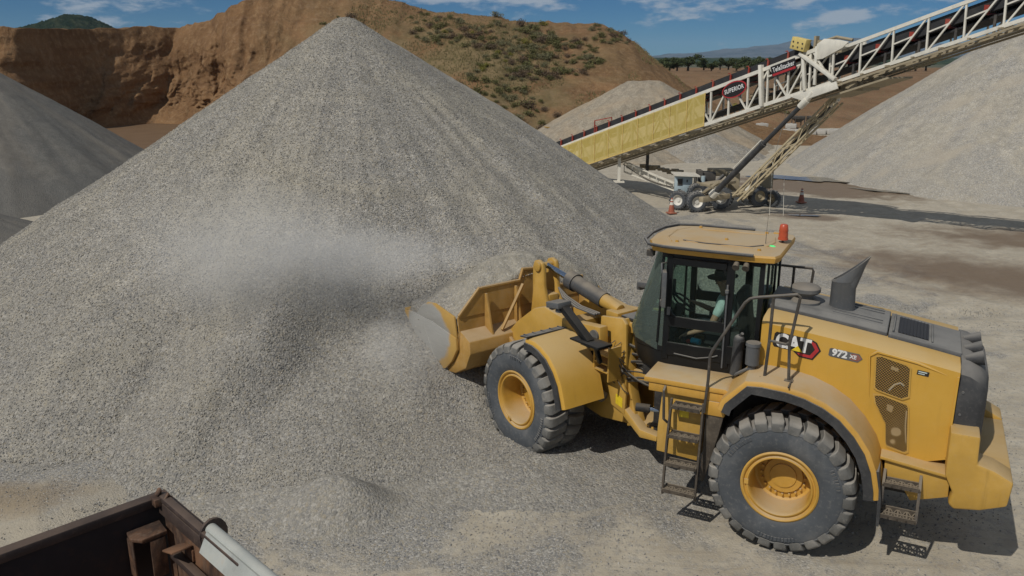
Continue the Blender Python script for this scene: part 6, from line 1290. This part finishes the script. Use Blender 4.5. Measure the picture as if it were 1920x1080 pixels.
# ---------------------------------------------------------------- loose stones over the pile foot and the yard
srcs = []
def stone(mats, seed):
    r0 = random.Random(seed); bm = bmesh.new(); bmesh.ops.create_icosphere(bm, subdivisions=1, radius=1.0)
    for v in bm.verts: v.co = Vector((v.co.x*r0.uniform(.8, 1.25), v.co.y*r0.uniform(.65, 1.0), v.co.z*r0.uniform(.5, .85)))*r0.uniform(.8, 1.1)
    me = bpy.data.meshes.new('stone'); bm.to_mesh(me); bm.free(); return [tuple(v.co) for v in me.vertices], [tuple(p.vertices) for p in me.polygons]
proto = [stone(None, k) for k in range(10)]
def scatter(n, fx, fz, name, label, smin, smax, mat_):
    """thousands of separate stones gathered in one mesh"""
    P = fx(n); z = fz(P[:, 0], P[:, 1]); n = len(P); vs, fs, off = [], [], 0
    sz = smin+(smax-smin)*RNG.random(n)**2.2; ang = RNG.random(n)*6.28; tl = RNG.uniform(-.6, .6, (n, 2)); kk = RNG.integers(0, 10, n)
    for q in range(10):
        idx_ = np.where(kk == q)[0]; V0 = np.array(proto[q][0]); F0 = np.array(proto[q][1]); c_, s_ = np.cos(ang[idx_])[:, None], np.sin(ang[idx_])[:, None]
        x, y, zz = V0[:, 0][None], V0[:, 1][None], V0[:, 2][None]; zz2 = zz+tl[idx_, 0][:, None]*x+tl[idx_, 1][:, None]*y
        S = sz[idx_][:, None]; X_ = P[idx_, 0][:, None]+S*(x*c_-y*s_); Y_ = P[idx_, 1][:, None]+S*(x*s_+y*c_); Z_ = z[idx_][:, None]+S*(zz2+.25)
        vs.append(np.stack([X_, Y_, Z_], -1).reshape(-1, 3)); fs.append((F0[None]+(np.arange(len(idx_))*len(V0))[:, None, None]+off).reshape(-1, 3)); off += len(idx_)*len(V0)
    V_, F_ = np.concatenate(vs).astype(np.float32), np.concatenate(fs).astype(np.int32)
    me = bpy.data.meshes.new(name); me.vertices.add(len(V_)); me.vertices.foreach_set('co', V_.ravel()); me.loops.add(F_.size); me.loops.foreach_set('vertex_index', F_.ravel()); me.polygons.add(len(F_)); me.polygons.foreach_set('loop_start', np.arange(0, F_.size, 3, dtype=np.int32)); me.update(calc_edges=True)
    o = bpy.data.objects.new(name, me); COL.objects.link(o); me.materials.append(mat_); tag(o, label, 'gravel', kind='stuff'); return o
m, t, b = newmat('loose stone'); g_ = t.nodes.new('ShaderNodeNewGeometry'); r_ = t.nodes.new('ShaderNodeValToRGB'); t.links.new(g_.outputs['Random Per Island'], r_.inputs[0]); r_.color_ramp.interpolation = 'CONSTANT'
for i, c_ in enumerate(GREYS):
    e = r_.color_ramp.elements[i] if i < 2 else r_.color_ramp.elements.new(i/len(GREYS)); e.position = i/len(GREYS); e.color = C4(c_)
t.links.new(r_.outputs[0], b.inputs['Base Color']); b.inputs['Roughness'].default_value = .95; b.inputs['Specular IOR Level'].default_value = .2; M['stone'] = m
gi_x, gi_y = gx, gy
def ground_z(x, y): return (0.045*fbm(x*0.5, y*0.5, 5, 40)+0.016*fbm(x*2.2, y*2.2, 4, 44))*np.clip(1-(np.hypot(x-4, y-22)-20)/15, 0, 1)-0.02
def fpile(n):
    a = RNG.uniform(-math.pi*.98, -.02, n); r = np.sqrt(RNG.random(n))*11.8; P = np.stack([PA[0]+r*np.cos(a), PA[1]+r*np.sin(a)], 1); z = pile_h(P[:, 0], P[:, 1]); d = P[:, 1]
    return P[(z > ground_z(P[:, 0], P[:, 1])-.01) & (P[:, 1] < 22.5)]
scatter(260000, fpile, lambda x, y: pile_h(x, y), 'loose_gravel', 'loose crushed stones lying all over the face of the main gravel pile', .006, .019, M['stone'])
def fyard(n):
    SB = ((-5.2, 10.5, 1.2, .7), (-5.6, 9.2, 2.2, .8), (1.1, 10.3, 1.0, .6), (-.3, 8.0, 1.0, .6))
    x = RNG.uniform(-8, 13, n); y = 6+RNG.random(n)**1.3*14; d = np.hypot(x-PA[0], y-PA[1]); k = vnoise(x*.8, y*.8, 95)*.7+.3*vnoise(x*3, y*3, 96)+np.clip((15-d)/8, -.3, .35); P = np.stack([x, y], 1)
    ok = (RNG.random(n) < np.clip((k-.32)*1.9, .03, 1)*np.clip(sum([0*x])+np.min([((x-a)/c)**2+((y-b_)/d_)**2 for a, b_, c, d_ in SB], axis=0), .06, 1)) & (pile_h(x, y) < ground_z(x, y)+.02); return P[ok]
scatter(150000, fyard, ground_z, 'loose_gravel', 'loose stones scattered over the packed yard around the loader', .005, .017, M['stone'])
# heap stones on the bucket load
# ---------------------------------------------------------------- dust and haze
def dust(name, lab, pts_r, dens, seed, scale):
    mb = MB(); (c0, r0), (c1, r1) = pts_r; a, b_ = Vector(c0), Vector(c1); rings = []; fr_ = frames([a, b_]); n = 20
    for j in range(1, 12):
        t_ = j/12; p = a.lerp(b_, t_); k = math.sin(math.pi*t_)**.5; rr = [r0[i]+(r1[i]-r0[i])*t_ for i in range(2)]
        rings.append([tuple(p+fr_[0][1]*math.cos(2*math.pi*i/n)*rr[1]*k+fr_[0][2]*math.sin(2*math.pi*i/n)*rr[0]*k) for i in range(n)])
    mb.loft(rings); m = bpy.data.materials.new(name+' volume'); m.use_nodes = True; t = m.node_tree; t.nodes.clear(); out = t.nodes.new('ShaderNodeOutputMaterial'); v = t.nodes.new('ShaderNodeVolumePrincipled'); v.inputs['Color'].default_value = (1.0, .985, .95, 1); v.inputs['Anisotropy'].default_value = -.32
    co = t.nodes.new('ShaderNodeTexCoord').outputs['Object']; nn = noi(t, co, scale, 5, .62, .8)
    gen = t.nodes.new('ShaderNodeTexCoord').outputs['Generated']; vm = t.nodes.new('ShaderNodeVectorMath'); vm.operation = 'SUBTRACT'; t.links.new(gen, vm.inputs[0]); vm.inputs[1].default_value = (.5, .5, .5); ln = t.nodes.new('ShaderNodeVectorMath'); ln.operation = 'LENGTH'; t.links.new(vm.outputs[0], ln.inputs[0])
    fo = rng(t, ln.outputs['Value'], .12, .5, 1.0, 0.0); dn = mth(t, 'MULTIPLY', mth(t, 'MULTIPLY', rng(t, nn, .25, .72), fo), dens); t.links.new(dn, v.inputs['Density']); t.links.new(v.outputs[0], out.inputs['Volume'])
    o = mb.build(name, m, smooth=0); tag(o, lab, 'dust', kind='stuff'); return o
dust('dust_cloud', 'pale dust drifting left across the pile from the bucket', (((.1, 13.5, 1.8), (.7, .7)), ((-8.4, 13.6, 3.3), (2.0, 2.2))), .44, 1, .42)
dust('dust_cloud', 'thin dust streak above the gravel heaped in the bucket', (((.8, 13.9, 2.9), (.3, .3)), ((-5.0, 13.4, 2.5), (.9, .9))), 1.0, 2, .7)
dust('dust_cloud', 'dust puffing down in front of the bucket tip', (((-.9, 13.4, 2.1), (.6, .6)), ((-2.6, 12.2, .3), (1.0, .9))), .5, 3, .8)
hz = MB(); hz.box(-9500, 9500, -600, 9800, -12, 175); m = bpy.data.materials.new('haze air'); m.use_nodes = True; t = m.node_tree; t.nodes.clear(); out = t.nodes.new('ShaderNodeOutputMaterial'); v = t.nodes.new('ShaderNodeVolumePrincipled'); v.inputs['Color'].default_value = (.55, .76, 1.0, 1); v.inputs['Density'].default_value = 6.5e-5; v.inputs['Anisotropy'].default_value = 0.0
t.links.new(v.outputs[0], out.inputs['Volume']); o = hz.build('haze', m, smooth=0); tag(o, 'thin blue haze in the air between the yard and the mountains', 'haze', kind='stuff')

def fload(n):
    q = RNG.random((n, 2)); u = 3.16+q[:, 0]*1.48; v = -1.45+q[:, 1]*2.9; P = np.stack([u, v, 0*u, 0*u+1], 1) @ A_.T; fload.uv = (u, v); return P[:, :2]
def zload(x, y):
    u, v = fload.uv; i = np.clip(np.round((u-3.12)/(1.62)*59).astype(int), 0, 59); j = np.clip(np.round((v+1.52)/3.04*109).astype(int), 0, 109); return ZH[j, i]
scatter(9000, fload, zload, 'loose_gravel', 'loose stones lying on top of the heap in the loader bucket', .008, .024, M['stone'])
def fspill(n):
    q = RNG.random((n, 3)); P = np.stack([-1.3+RNG.normal(0, .45, n), 14.0+RNG.normal(0, .3, n)], 1); fspill.z = np.maximum(pile_h(P[:, 0], P[:, 1])+.02, 2.1-q[:, 0]*1.7); return P
scatter(1300, fspill, lambda x, y: fspill.z, 'falling_stones', 'small stones tumbling off the front lip of the bucket', .006, .018, M['stone'])
